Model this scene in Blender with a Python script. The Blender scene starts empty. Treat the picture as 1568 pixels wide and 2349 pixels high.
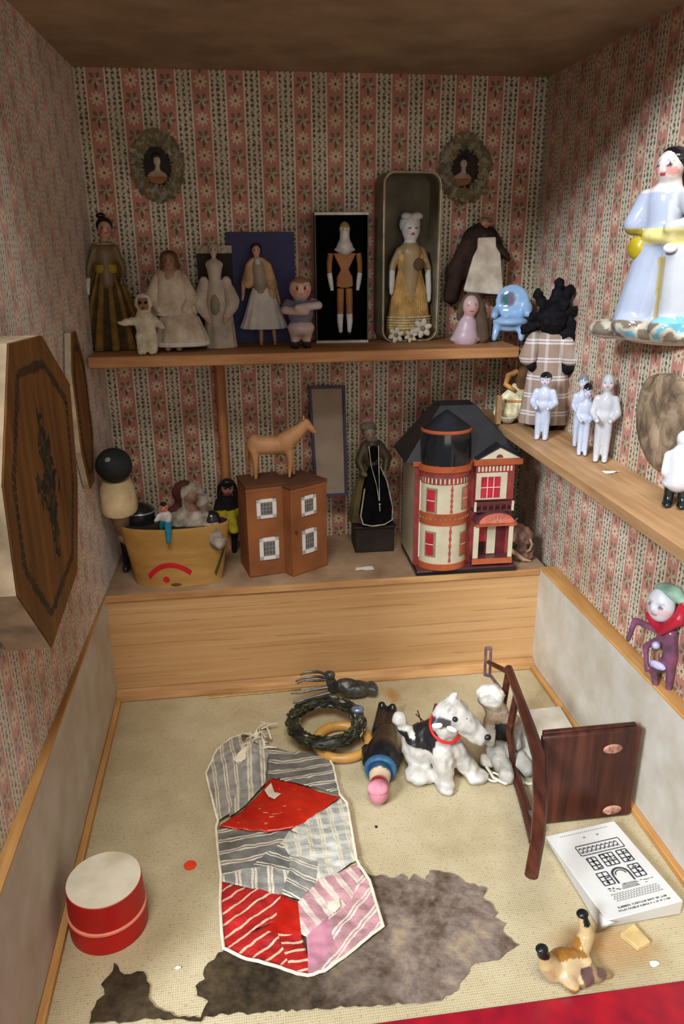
import bpy, bmesh, math, random
from mathutils import Vector, Matrix, Euler, noise as mnoise
random.seed(7)
PI = math.pi
sin, cos = math.sin, math.cos
SC = bpy.context.scene
COL = SC.collection

# ------------------------------------------------------------------ camera
F, PITCH, YAW, ROLL = 1755.5, .339, .1357, -.0067
CAM = Vector((0, 0, .529))
_fwd = Vector((sin(YAW)*cos(PITCH), cos(YAW)*cos(PITCH), -sin(PITCH)))
_r0 = Vector((cos(YAW), -sin(YAW), 0)); _u0 = _r0.cross(_fwd)
_rt = cos(ROLL)*_r0 + sin(ROLL)*_u0; _up = -sin(ROLL)*_r0 + cos(ROLL)*_u0
def ray(a, b): return _rt*((a-784)/F) - _up*((b-1174.5)/F) + _fwd
def onz(a, b, z): d = ray(a, b); return CAM + d*((z-CAM.z)/d.z)
def ony(a, b, y): d = ray(a, b); return CAM + d*((y-CAM.y)/d.y)
def onx(a, b, x): d = ray(a, b); return CAM + d*((x-CAM.x)/d.x)
cd = bpy.data.cameras.new('camera'); cam = bpy.data.objects.new('camera', cd); COL.objects.link(cam)
cd.sensor_fit = 'VERTICAL'; cd.sensor_height = 24; cd.lens = 24*F/2349; cd.clip_start = .01
m = Matrix((_rt, _up, -_fwd)).transposed().to_4x4(); m.translation = CAM; cam.matrix_world = m
SC.camera = cam
def where(cx, yb, yt, z, Y=None):
    """point on the surface of height z seen at (cx, yb); height up to yt; metres per pixel there"""
    if Y is None: b = onz(cx, yb, z)
    else: q = ony(cx, yb, Y); b = Vector((q.x, Y, z))
    k = (ony(cx+10, yb, b.y) - ony(cx, yb, b.y)).length/10
    return b, ony(cx, yt, b.y).z - z, k

# ------------------------------------------------------------------ colour / materials
def lin(c):
    o = []
    for v in c[:3]:
        v = v/255
        o.append(v/12.92 if v <= .04045 else ((v+.055)/1.055)**2.4)
    return (*o, 1)
class S:
    """a node socket with arithmetic"""
    def __init__(s, t, k): s.t, s.k = t, k
    def _m(s, op, *a):
        n = s.t.nodes.new('ShaderNodeMath'); n.operation = op
        for i, v in enumerate((s,)+a):
            if isinstance(v, S): s.t.links.new(v.k, n.inputs[i])
            else: n.inputs[i].default_value = v
        return S(s.t, n.outputs[0])
    def __add__(s, o): return s._m('ADD', o)
    def __radd__(s, o): return s._m('ADD', o)
    def __sub__(s, o): return s._m('SUBTRACT', o)
    def __rsub__(s, o): return (s*-1)._m('ADD', o)
    def __mul__(s, o): return s._m('MULTIPLY', o)
    def __rmul__(s, o): return s._m('MULTIPLY', o)
    def __truediv__(s, o): return s._m('DIVIDE', o)
    def f(s, op, *a): return s._m(op, *a)
    def lt(s, o): return s._m('LESS_THAN', o)
    def gt(s, o): return s._m('GREATER_THAN', o)
    def fr(s): return s._m('FRACT')
    def fl(s): return s._m('FLOOR')
    def abs(s): return s._m('ABSOLUTE')
    def cl(s):
        r = s._m('ADD', 0.0); r.k.node.use_clamp = True; return r
class Mat:
    def __init__(s, name, rough=.6, spec=.4):
        s.m = bpy.data.materials.new(name); s.m.use_nodes = True; s.t = s.m.node_tree
        s.b = s.t.nodes['Principled BSDF']; s.b.inputs['Roughness'].default_value = rough
        s.b.inputs['Specular IOR Level'].default_value = spec
    def n(s, typ, **kw):
        x = s.t.nodes.new(typ)
        for k, v in kw.items():
            if hasattr(x, k): setattr(x, k, v)
            else: x.inputs[k].default_value = v
        return x
    def coord(s, kind='Object', scale=None):
        c = s.n('ShaderNodeTexCoord').outputs[kind]
        if scale is not None:
            mp = s.n('ShaderNodeMapping'); mp.inputs['Scale'].default_value = scale; s.t.links.new(c, mp.inputs[0]); c = mp.outputs[0]
        return c
    def xyz(s, c):
        x = s.n('ShaderNodeSeparateXYZ'); s.t.links.new(c, x.inputs[0]); return [S(s.t, o) for o in x.outputs]
    def noise(s, vec, scale=10, detail=3, rough=.55, dist=0):
        x = s.n('ShaderNodeTexNoise'); x.inputs['Scale'].default_value = scale; x.inputs['Detail'].default_value = detail
        x.inputs['Roughness'].default_value = rough; x.inputs['Distortion'].default_value = dist
        if vec is not None: s.t.links.new(vec, x.inputs['Vector'])
        return S(s.t, x.outputs['Fac'])
    def ramp(s, fac, stops):
        x = s.n('ShaderNodeValToRGB'); s.t.links.new(fac.k, x.inputs[0]); e = x.color_ramp.elements
        while len(e) < len(stops): e.new(.5)
        for el, (p, c) in zip(e, stops): el.position = p; el.color = lin(c)
        return x.outputs[0]
    def mix(s, fac, a, b, mode='MIX'):
        x = s.n('ShaderNodeMix', data_type='RGBA', blend_type=mode)
        for i, v in ((0, fac), (6, a), (7, b)):
            if isinstance(v, S): s.t.links.new(v.k, x.inputs[i])
            elif isinstance(v, bpy.types.NodeSocket): s.t.links.new(v, x.inputs[i])
            elif isinstance(v, (int, float)): x.inputs[i].default_value = v
            else: x.inputs[i].default_value = lin(v)
        return x.outputs[2]
    def col(s, c):
        if isinstance(c, bpy.types.NodeSocket): s.t.links.new(c, s.b.inputs['Base Color'])
        else: s.b.inputs['Base Color'].default_value = lin(c)
        return s
    def bump(s, h, strength=.3, dist=.001):
        x = s.n('ShaderNodeBump'); x.inputs['Strength'].default_value = strength; x.inputs['Distance'].default_value = dist
        s.t.links.new(h.k, x.inputs['Height']); s.t.links.new(x.outputs[0], s.b.inputs['Normal']); return s
def shade(c, k): return tuple(max(0, min(255, v*k)) for v in c)
_pm = {}
def pm(name, c, rough=.6, var=.14, scale=60, spec=.35, bump=.0, metal=0, c2=None):
    """painted / cloth / glazed surface: one colour broken up by noise"""
    if name in _pm: return _pm[name]
    M = Mat(name, rough, spec); nz = M.noise(M.coord(), scale, 4)
    M.col(M.ramp(nz, [(.3, c2 or shade(c, 1-var)), (.7, shade(c, 1+var))]))
    if bump: M.bump(M.noise(M.coord(), scale*4, 3), bump, .0015)
    M.b.inputs['Metallic'].default_value = metal
    _pm[name] = M.m; return M.m
def vm(name, rough=.5, spec=.4, var=.12, scale=80, bump=0, bscale=300):
    if name in _pm: return _pm[name]
    M = Mat(name, rough, spec); a = M.n('ShaderNodeAttribute', attribute_name='Col').outputs['Color']
    nz = M.noise(M.coord(), scale, 4)
    M.col(M.mix(1.0, a, M.ramp(nz, [(.3, shade((255,)*3, 1-2*var)), (.7, (255, 255, 255))]), 'MULTIPLY'))
    if bump: M.bump(M.noise(M.coord(), bscale, 3), bump, .0015)
    _pm[name] = M.m; return M.m
def wood(name, dark, light, axis='x', scale=1, rough=.55, bump=.15):
    if name in _pm: return _pm[name]
    M = Mat(name, rough, .3); sc = {'x': (6, 90, 90), 'y': (90, 6, 90), 'z': (90, 90, 6)}[axis]
    v = M.coord('Object', tuple(k*scale for k in sc)); g = M.noise(v, 1, 4, .6, .3)
    blot = M.noise(M.coord(), 14*scale, 3)
    M.col(M.ramp(g*.7+blot*.3, [(.36, dark), (.5, tuple((a+b)/2 for a, b in zip(dark, light))), (.62, light)]))
    M.bump(g, bump, .0008); _pm[name] = M.m; return M.m

# ------------------------------------------------------------------ mesh building
class MB:
    def __init__(s, T=None): s.v, s.f, s.mi, s.T, s.cur = [], [], [], (T or Matrix()), 0
    def add(s, vs, fs):
        o = len(s.v); s.v += [s.T @ Vector(p) for p in vs]
        for f in fs: s.f.append([o+i for i in f]); s.mi.append(s.cur)
        return s
    def box(s, c, d, R=None):
        x, y, z = (k/2 for k in d); P = [Vector((a*x, b*y, e*z)) for a in (-1, 1) for b in (-1, 1) for e in (-1, 1)]
        if R is not None: P = [R @ p for p in P]
        return s.add([p+Vector(c) for p in P], [(0, 1, 3, 2), (4, 6, 7, 5), (0, 4, 5, 1), (2, 3, 7, 6), (0, 2, 6, 4), (1, 5, 7, 3)])
    def box2(s, a, b): return s.box([(p+q)/2 for p, q in zip(a, b)], [abs(q-p) for p, q in zip(a, b)])
    def prism(s, poly, vec):
        n = len(poly); A = [Vector(p) for p in poly]; B = [p+Vector(vec) for p in A]
        return s.add(A+B, [list(range(n))[::-1], list(range(n, 2*n))]+[(i, (i+1) % n, n+(i+1) % n, n+i) for i in range(n)])
    def lathe(s, prof, seg=32, c=(0, 0, 0), sx=1, sy=1, pleat=None, a0=0, a1=2*PI, lean=(0, 0)):
        full = abs(a1-a0-2*PI) < 1e-6; n = seg if full else seg+1; vs = []; z0, z1 = prof[0][1], prof[-1][1]
        for r, z in prof:
            for i in range(n):
                a = a0+(a1-a0)*i/seg; k = 1
                if pleat: k = 1+pleat[1]*(.5+.5*cos(a*pleat[0]))*pleat[2](z)-pleat[1]*.5*pleat[2](z)
                vs.append((c[0]+r*k*cos(a)*sx+lean[0]*(z-z0), c[1]+r*k*sin(a)*sy+lean[1]*(z-z0), c[2]+z))
        fs = []
        for j in range(len(prof)-1):
            for i in range(seg):
                i2 = (i+1) % n; fs.append((j*n+i, j*n+i2, (j+1)*n+i2, (j+1)*n+i))
        if full:
            if prof[0][0] > 1e-6: fs.append(list(range(n))[::-1])
            if prof[-1][0] > 1e-6: fs.append([(len(prof)-1)*n+i for i in range(n)])
        return s.add(vs, fs)
    def tube(s, pts, r, seg=10, flat=1):
        P = [Vector(p) for p in pts]; R = r if isinstance(r, (list, tuple)) else [r]*len(P); vs = []; N = None
        for i, p in enumerate(P):
            t = (P[min(i+1, len(P)-1)]-P[max(i-1, 0)]).normalized()
            if N is None: N = t.orthogonal().normalized()
            N = (N-t*N.dot(t)).normalized(); Bn = t.cross(N)
            for k in range(seg): a = 2*PI*k/seg; vs.append(p+(N*cos(a)+Bn*sin(a)*flat)*R[i])
        fs = [list(range(seg))[::-1], [(len(P)-1)*seg+k for k in range(seg)]]
        for i in range(len(P)-1):
            for k in range(seg): k2 = (k+1) % seg; fs.append((i*seg+k, i*seg+k2, (i+1)*seg+k2, (i+1)*seg+k))
        return s.add(vs, fs)
    def ell(s, c, r, R=None, seg=20, rings=12):
        r = r if isinstance(r, (tuple, list)) else (r, r, r); vs = []
        for j in range(1, rings):
            t = PI*j/rings
            for i in range(seg): a = 2*PI*i/seg; vs.append((sin(t)*cos(a), sin(t)*sin(a), cos(t)))
        vs += [(0, 0, 1), (0, 0, -1)]; n = len(vs)
        fs = [(j*seg+i, (j+1)*seg+i, (j+1)*seg+(i+1) % seg, j*seg+(i+1) % seg) for j in range(rings-2) for i in range(seg)]
        fs += [(n-2, i, (i+1) % seg) for i in range(seg)]+[(n-1, (rings-2)*seg+(i+1) % seg, (rings-2)*seg+i) for i in range(seg)]
        Q = [Vector((p[0]*r[0], p[1]*r[1], p[2]*r[2])) for p in vs]
        if R is not None: Q = [R @ q for q in Q]
        return s.add([q+Vector(c) for q in Q], fs)
    def torus(s, c, R, r, seg=48, sg=12, sx=1, sy=1, wob=0):
        vs = []
        for i in range(seg):
            a = 2*PI*i/seg
            for k in range(sg):
                b = 2*PI*k/sg; rr = r*(1+wob*sin(a*9+b*2))
                vs.append((c[0]+(R+rr*cos(b))*cos(a)*sx, c[1]+(R+rr*cos(b))*sin(a)*sy, c[2]+rr*sin(b)))
        return s.add(vs, [(i*sg+k, ((i+1) % seg)*sg+k, ((i+1) % seg)*sg+(k+1) % sg, i*sg+(k+1) % sg) for i in range(seg) for k in range(sg)])
    def grid(s, nu, nv, fn):
        return s.add([fn(i/nu, j/nv) for j in range(nv+1) for i in range(nu+1)],
                     [(j*(nu+1)+i, j*(nu+1)+i+1, (j+1)*(nu+1)+i+1, (j+1)*(nu+1)+i) for j in range(nv) for i in range(nu)])
    def build(s, name, mat, parent=None, bevel=0, smooth=35, colfn=None, solid=0, sub=0):
        me = bpy.data.meshes.new(name); me.from_pydata([tuple(p) for p in s.v], [], s.f)
        mats = mat if isinstance(mat, (list, tuple)) else [mat]
        for q in mats: me.materials.append(q)
        for p, i in zip(me.polygons, s.mi): p.material_index = min(i, len(mats)-1); p.use_smooth = True
        bm = bmesh.new(); bm.from_mesh(me); bmesh.ops.recalc_face_normals(bm, faces=bm.faces); bm.to_mesh(me); bm.free()
        me.update()
        if smooth: me.set_sharp_from_angle(angle=math.radians(smooth))
        if colfn: paint(me, colfn)
        o = bpy.data.objects.new(name, me); COL.objects.link(o)
        if parent is not None: o.parent = parent
        if solid: q = o.modifiers.new('solid', 'SOLIDIFY'); q.thickness = solid; q.offset = 0
        if bevel: q = o.modifiers.new('bevel', 'BEVEL'); q.width = bevel; q.segments = 2; q.limit_method = 'ANGLE'
        if sub: q = o.modifiers.new('sub', 'SUBSURF'); q.levels = q.render_levels = sub
        return o
def paint(me, fn, k=1):
    ca = me.color_attributes.new('Col', 'FLOAT_COLOR', 'POINT')
    for i, v in enumerate(me.vertices): ca.data[i].color = lin(fn(v.co/k))
def sculpt(name, items, mat, parent=None, k=1, vox=.02, colfn=None, smooth=6, T=None, wob=0, wscale=8):
    """one continuous skin grown round tapered limbs ('c', p, r, p, r) and ellipsoids ('e', centre, radii[, euler]); unit coordinates times k"""
    mb = MB()
    for it in items:
        if it[0] == 'c':
            a, ra, b, rb = Vector(it[1]), it[2], Vector(it[3]), it[4]
            mb.tube([a, b], [ra, rb], 14); mb.ell(a, ra, seg=14, rings=8); mb.ell(b, rb, seg=14, rings=8)
        else: mb.ell(it[1], it[2], Euler(it[3]).to_matrix() if len(it) > 3 else None)
    me = bpy.data.meshes.new('raw'); me.from_pydata([tuple(p) for p in mb.v], [], mb.f)
    o = bpy.data.objects.new('raw', me); COL.objects.link(o)
    q = o.modifiers.new('r', 'REMESH'); q.mode = 'VOXEL'; q.voxel_size = vox
    if smooth: q = o.modifiers.new('s', 'SMOOTH'); q.iterations = smooth; q.factor = .5
    dg = bpy.context.evaluated_depsgraph_get(); me2 = bpy.data.meshes.new_from_object(o.evaluated_get(dg)); me2.name = name
    bpy.data.objects.remove(o); bpy.data.meshes.remove(me)
    if wob:
        for v in me2.vertices: v.co += v.normal*wob*mnoise.noise(v.co*wscale)
    if colfn: paint(me2, colfn)
    me2.transform(Matrix.Scale(k, 4) if T is None else T @ Matrix.Scale(k, 4))
    me2.materials.clear(); me2.materials.append(mat)
    for p in me2.polygons: p.use_smooth = True
    o = bpy.data.objects.new(name, me2); COL.objects.link(o)
    if parent is not None: o.parent = parent
    return o
def tag(o, label=None, cat=None, group=None, kind=None):
    for k, v in (('label', label), ('category', cat), ('group', group), ('kind', kind)):
        if v: o[k] = v
    return o
def thing(name, label, cat, loc=(0, 0, 0), rz=0, group=None, rx=0, ry=0):
    o = bpy.data.objects.new(name, None); COL.objects.link(o); o.empty_display_size = .01
    o.location = loc; o.rotation_euler = (rx, ry, rz); return tag(o, label, cat, group)
def struct(o): o['kind'] = 'structure'; return o
def facepaint(c, r, skin, eye=(40, 30, 30), lip=(170, 60, 60), cheek=(215, 140, 125), hair=None, hz=.45, base=None, hback=.35, er=.12):
    """colours a head of radius r at c: eyes, brows, lips, cheeks, painted hair above hz"""
    c = Vector(c)
    def fn(p):
        d = (p-c)/r
        if d.length > 1.5: return base(p) if base else skin
        if hair and (d.z > hz+(.25*abs(d.x)**2 if d.y < 0 else -.2) or d.y > hback): return hair
        if d.y < 0:
            for sx in (-.36, .36):
                e = math.hypot((d.x-sx)/1.25, d.z-.08)
                if e < er: return eye
                if abs(d.x-sx) < .2 and abs(d.z-.3) < .045: return tuple(.65*a+.35*b_ for a, b_ in zip(skin, eye))
            if abs(d.x) < .2 and abs(d.z+.48) < .075: return lip
            for sx in (-.5, .5):
                e = math.hypot(d.x-sx, d.z+.25)
                if e < .28: return cheek
        return skin
    return fn
# ------------------------------------------------------------------ the room
ZC, ZL, ZS, ZR = .715, .1396, .41, .314
XL0, XL1, XR0, XR1 = -.176, -.163, .377, .3915      # side walls at the front (y .36) and at the back (y 1)
YF = .36
def xl(y): return XL0+(XL1-XL0)*(y-YF)/(1-YF)
def xr(y): return XR0+(XR1-XR0)*(y-YF)/(1-YF)

def wallpaper():
    M = Mat('wallpaper', .6, .35); P = .038; Q = .0385
    uv = M.n('ShaderNodeUVMap').outputs[0]; u, v, _ = M.xyz(uv)
    jit = (M.noise(uv, 180, 2)-.5)*.0012; u = u+jit
    q = (u+.125)/P; fr = q.fr(); idx = q.fl(); par = (idx*.5).fr()        # 0 or .5 : neighbouring stripes are offset
    coral = fr.gt(.5); dx = (fr-.75)*P
    def cell(shift): return (((v-.703)/Q+par+shift).fr()-.5)*Q
    dy = cell(.5); r = (dx*dx+dy*dy).f('SQRT'); th = dy.f('ARCTAN2', dx)
    petal = r.lt((th*8).f('COSINE')*.0018+.0062); eye = r.lt(.0015)
    dy2 = cell(0.0); dx2 = dx; r2 = (dx2*dx2+dy2*dy2).f('SQRT'); th2 = dy2.f('ARCTAN2', dx2)
    leaf = r2.lt(((th2*2.5+.6).f('COSINE').abs())*.0085); leaf2 = ((dx2-.0016)*(dx2-.0016)+(dy2+.0012)*(dy2+.0012)).f('SQRT').lt(((th2*2.5-.5).f('COSINE').abs())*.0055)
    stem = (dx.abs()+(dy2+.0075).abs()*.25).lt(.0016)
    bigw = M.noise(uv, 22, 2); redv = M.noise(uv, 55, 2)
    cor = M.mix(redv, (196, 126, 108), (204, 148, 134))
    cor = M.mix(leaf*.8, cor, (98, 98, 74)); cor = M.mix(leaf2*.8, cor, (206, 192, 158)); cor = M.mix(stem*.8, cor, (84, 84, 64))
    cor = M.mix(petal*.85, cor, (230, 210, 178)); cor = M.mix(eye, cor, (96, 96, 62))
    # cream stripe: pale edges, columns of small green marks
    x = fr/.5; rowp = (v/.0052).fr(); colp = (x*3+.0).fr(); rid = (v/.0052).fl()+(x*3).fl()*7.3+idx*3.1
    rnd = ((rid*12.9898).f('SINE')*43758.5).fr()
    dot = ((colp-.5)*(colp-.5)*1.3+(rowp-.5-(rnd-.5)*.5)*(rowp-.5-(rnd-.5)*.5)).f('SQRT').lt(rnd*.24+.14)
    vine = ((colp-.5)+(v*900).f('SINE')*.22).abs().lt(.10)
    inner = x.gt(.10)*x.lt(.90); speck = M.noise(uv, 620, 2).gt(.56)
    cr = M.mix(bigw, (230, 216, 192), (238, 228, 210))
    cr = M.mix(inner*.35, cr, (204, 190, 160))
    cr = M.mix(inner*vine*.85, cr, (112, 112, 80)); cr = M.mix(inner*dot*.95, cr, (76, 80, 60)); cr = M.mix(inner*speck*.35, cr, (120, 116, 84))
    edge = (x-.06).abs().lt(.045)+(x-.94).abs().lt(.045); cr = M.mix(edge*.6, cr, (238, 214, 180))
    c = M.mix(coral, cr, cor)
    stain = M.noise(uv, 7, 4)
    c = M.mix(1.0, c, M.ramp(stain, [(.3, (205, 195, 180)), (.65, (255, 255, 255))]), 'MULTIPLY')
    M.b.inputs['Sheen Weight'].default_value = .45; M.b.inputs['Sheen Roughness'].default_value = .4; M.b.inputs['Sheen Tint'].default_value = (1, .96, .9, 1)
    M.col(c); M.bump(M.noise(uv, 900, 2), .12, .0006); return M.m
WP = wallpaper()
def quad(name, P, uvs, mat, kind='structure'):
    me = bpy.data.meshes.new(name); me.from_pydata([tuple(p) for p in P], [], [(0, 1, 2, 3)]); l = me.uv_layers.new(name='UVMap')
    for i, c in enumerate(uvs): l.data[i].uv = c
    me.materials.append(mat); o = bpy.data.objects.new(name, me); COL.objects.link(o); o['kind'] = kind
    s = o.modifiers.new('solid', 'SOLIDIFY'); s.thickness = .006; s.offset = -1; return o
# wall faces look into the room
quad('wall_back', [(XL1-.006, 1, -.01), (XR1+.006, 1, -.01), (XR1+.006, 1, ZC), (XL1-.006, 1, ZC)],
     [(XL1, -.01), (XR1, -.01), (XR1, ZC), (XL1, ZC)], WP)
quad('wall_left', [(XL0, YF, -.01), (XL1, 1, -.01), (XL1, 1, ZC), (XL0, YF, ZC)], [(YF+.007, -.01), (1.007, -.01), (1.007, ZC), (YF+.007, ZC)], WP)
quad('wall_right', [(XR1, 1, -.01), (XR0, YF, -.01), (XR0, YF, ZC), (XR1, 1, ZC)], [(-1.0, -.01), (-YF, -.01), (-YF, ZC), (-1.0, ZC)], WP)
ceil_m = pm('ceiling_paper', (158, 136, 110), .9, .1, 20, .1, .1)
YCF = .555
quad('ceiling', [(XL0-.01, YCF, ZC), (XL1-.01, 1.006, ZC), (XR1+.01, 1.006, ZC), (XR0+.01, YCF, ZC)], [(0, 0), (0, 1), (1, 1), (1, 0)], ceil_m)

def linen():
    M = Mat('linen_floor', .9, .12); c = M.coord('Object'); x, y, _ = M.xyz(c); wv = M.noise(c, 260, 2)
    w = ((x+(wv-.5)*.0012)*3600).f('SINE')*.5+((y+(wv-.5)*.0012)*3000).f('SINE')*.5
    st = M.noise(c, 9, 4); st2 = M.noise(c, 30, 3)
    base = M.ramp(st*.6+st2*.4, [(.32, (158, 140, 104)), (.5, (178, 162, 126)), (.66, (192, 178, 144))])
    b = M.mix((w*.5+.5)*.3, base, (214, 202, 170)); b = M.mix(M.noise(c, 420, 2).gt(.62)*.4, b, (128, 104, 68))
    # rusty water stains
    sp = [(.262, .425, .05, .028), (.245, .55, .02, .05), (.17, .80, .012, .022), (.235, .66, .03, .05)]
    for i, (a, d, rx, ry) in enumerate(sp):
        dd = (((x-a)/rx)*((x-a)/rx)+((y-d)/ry)*((y-d)/ry)).f('SQRT')+(st2-.5)*1.4
        b = M.mix((1.1-dd).cl()*(.75 if i in (0, 2) else .3), b, (164, 112, 48) if i in (0, 2) else (128, 106, 74))
    M.col(b); M.bump(w, .3, .0005); return M.m
LIN = linen()
quad('floor', [(xl(YF)-.005, YF, 0), (xr(YF)+.005, YF, 0), (XR1+.005, 1.0, 0), (XL1-.005, 1.0, 0)], [(0, 0), (1, 0), (1, 1), (0, 1)], LIN)

PINE = wood('pine_x', (158, 110, 64), (206, 160, 106), 'x', 1)
PINEY = wood('pine_y', (176, 124, 66), (214, 166, 104), 'y', 1)
PINEZ = wood('pine_z', (150, 96, 52), (192, 136, 82), 'z', 1)
SHELF = wood('shelf_wood', (146, 96, 56), (188, 136, 88), 'x', 1)
GREY = pm('grey_paint', (192, 186, 174), .75, .07, 26, .25, .08, c2=(184, 172, 150))
# low grey side boards with a pine top edge, standing against the walls
PANL, PANR, LY = -.1655, .3668, .845
def side_board(nm, xin, xw, s):
    o = MB().box2((xin, YF, .0), (xin+s*.0075, LY, ZL-.001)).build(nm, GREY); struct(o)
    b = MB(); w0, w1 = xw(YF), xw(LY); x0 = xin-s*.0003
    b.prism([(x0, YF, ZL-.0015), (w0, YF, ZL-.0015), (w1, LY, ZL-.0015), (x0, LY, ZL-.0015)], (0, 0, .003))
    tag(b.build('top_edge', PINEY, o, .0008), 'bare pine top edge')
    f = MB().box2((xin-s*.0065, YF, .0003), (xin-s*.0002, LY-.0005, .0065)).build('foot_strip', PINEY, o, .001)
    tag(f, 'thin pine strip along the foot')
side_board('baseboard_left', PANL, xl, -1); side_board('baseboard_right', PANR, xr, 1)
# raised ledge across the back
lg = thing('ledge', 'raised pine ledge across the back, carrying the toy houses and the painted tub', 'ledge', (0, LY, 0))
LEDGETOP = pm('ledge_top_wood', (162, 136, 108), .7, .12, 16, .25, .06, c2=(128, 100, 74))
PM = Mat('ledge_front_wood', .5, .35); _c = PM.coord('Object', (3, 60, 130)); _g = PM.noise(_c, 1, 4, .6, .3)
_x, _y, _z = PM.xyz(PM.coord('Object')); _gr = (_z*430+_g*5).f('SINE').gt(.965)*PM.noise(PM.coord('Object', (9, 40, 160)), 1, 2).gt(.5)
PM.col(PM.mix(_gr*.3, PM.ramp(_g, [(.3, (184, 140, 90)), (.5, (196, 152, 102)), (.7, (204, 164, 116))]), (92, 58, 34))); PM.bump(_g, .12, .0008)
MB().box2((PANL-.006, 0, 0.0005), (PANR+.008, .008, ZL-.008)).build('front_board', PM.m, lg, .0008)
MB().box2((PANL-.008, -.002, ZL-.0078), (PANR+.009, .153, ZL)).build('top_board', LEDGETOP, lg, .001)
MB().box2((PANL-.008, -.0028, ZL-.0079), (PANR+.009, -.0021, ZL+.0001)).build('nosing', PINE, lg)
MB().prism([(PANL, -.001, .0003), (PANL, -.011, .0003), (PANL, -.009, .007), (PANL, -.001, .013)], (PANR-PANL, 0, 0)).build('foot_moulding', PINE, lg, .0008)
# red painted sill along the front
RED = pm('red_sill_paint', (142, 16, 28), .35, .2, 40, .5, .05, c2=(120, 14, 36))
struct(MB().box2((xl(YF)-.01, .30, -.03), (xr(YF)+.01, .389, .0015)).build('trim_1', RED, None, .0015))

# shelves
YS = .887
sh = thing('wall_shelf', 'pine shelf across the back wall holding a row of old dolls', 'shelf', (0, YS, ZS))
MB().box2((-.1625, 0, -.0126), (.336, .1125, 0)).build('board', SHELF, sh, .0012)
px_ = ony(505, 900, .975).x
prof = [(.0065, 0), (.0065, .02), (.005, .024), (.0068, .03), (.0068, .06), (.0052, .064), (.0066, .07), (.0058, .12), (.0066, .165), (.005, .17), (.0068, .176), (.0068, .1845)]
for i in range(5): prof.insert(6+2*i, (.0052, .0745+i*.009)); prof.insert(7+2*i, (.0064, .079+i*.009))
prof.sort(key=lambda q: q[1])
zs_ = (ZS-.0127-ZL-.0003)/prof[-1][1]
MB().lathe([(r, z*zs_) for r, z in prof], 20, (px_, .975-YS, ZL-ZS+.0002)).build('turned_post', PINEZ, sh)
rs = thing('side_shelf', 'narrow pine shelf along the right wall holding the white china dolls', 'shelf', (.3205, .9, ZR))
RSH = wood('side_shelf_wood', (150, 112, 74), (186, 148, 106), 'y', 1)
b = MB(); b.prism([(0, YF+.02-.9, 0), (xr(YF+.02)-.3207, YF+.02-.9, 0), (xr(.99)-.3207, .09, 0), (0, .09, 0)], (0, 0, -.011)); b.build('board', RSH, rs, .001)
MB().box2((-.0045, -.004, .0003), (.0015, .004, .036)).build('end_block', RSH, rs, .0006)
# ------------------------------------------------------------------ shared doll pieces (unit height 1, facing -y, feet at z 0)
DOLLV = vm('doll_paint', .45, .4, .06, 60)
CLOTHV = vm('cloth_paint', .85, .15, .14, 90, .3, 500)
GLAZE = vm('china_glaze', .12, .6, .03, 40)
BISQ = vm('bisque', .38, .45, .05, 50)
def K(k): return Matrix.Scale(k, 4)
def up(z0, z1, p=1.0):
    """pleat depth growing from z1 (none) down to z0 (full)"""
    return lambda z: max(0, min(1, (z1-z)/(z1-z0)))**p
def eyes(root, k, c, r, rad=.1, sep=.36, z=.1, mat=None):
    for s in (-1, 1):
        q = Vector((s*sep, 0, z)); q.y = -math.sqrt(max(.05, 1-q.x**2-q.z**2))
        MB(K(k)).ell(Vector(c)+q*r*.97, (rad*r, rad*r*.6, rad*r), seg=8, rings=6).build('eye', mat or BLK, root)
BLK = pm('black_paint', (24, 22, 24), .35, .2, 40, .5)
WHITE = pm('white_cloth', (222, 214, 204), .85, .08, 60, .15, .2)
OFFW = pm('aged_cloth', (206, 192, 172), .9, .12, 50, .15, .3, c2=(170, 152, 130))
SKIN = (222, 178, 150)

# ------------------------------------------------------------------ upper shelf
# 1 tall doll in a brown-gold pleated dress
b, h, k = where(262, 800, 489, ZS, .955)
t = thing('standing_doll', 'tall black-haired doll in a pleated brown-gold dress at the shelf end', 'doll', b, .15)
fp = facepaint((.02, -.02, .885), .058, (206, 160, 138), cheek=(190, 110, 100))
sculpt('body', [('e', (.02, -.02, .885), (.052, .055, .066)), ('c', (.015, 0, .83), .03, (.0, 0, .77), .034), ('e', (0, 0, .70), (.085, .055, .1)),
    ('c', (-.075, -.01, .76), .026, (-.13, -.02, .6), .024), ('c', (-.13, -.02, .6), .022, (-.145, -.05, .47), .02), ('e', (-.147, -.055, .44), (.018, .014, .035)),
    ('c', (.08, 0, .76), .026, (.13, .01, .6), .024), ('c', (.13, .01, .6), .022, (.1, -.06, .5), .02), ('c', (0, 0, .65), .06, (0, 0, .5), .07)],
    DOLLV, t, h, .012, lambda p: fp(p) if p.z > .8 else ((226, 214, 204) if p.x < -.115 and p.z < .535 else (118, 96, 62)))
MB(K(h)).ell((.02, .012, .915), (.062, .058, .062)).ell((.0, .035, .985), (.035, .03, .022)).build('hair', BLK, t)
mb = MB(K(h)); prof = [(.275, .005), (.27, .03), (.235, .15), (.19, .3), (.14, .45), (.095, .57), (.07, .63)]
mb.lathe(prof, 120, (-.02, 0, 0), 1, .42, (13, .3, up(0, .6, .7)), lean=(.04, 0))
mb.build('pleated_skirt', CLOTHV, t, smooth=60, colfn=lambda p: (146, 112, 52) if cos(13*math.atan2(p.y/.42, p.x+.02*h-.04*(p.z-.005*h))) > .1 else (84, 68, 44))
MB(K(h)).lathe([(.08, .575), (.084, .6), (.08, .635)], 30, sy=.72).build('belt', pm('olive_belt', (150, 128, 40), .7), t)
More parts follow.
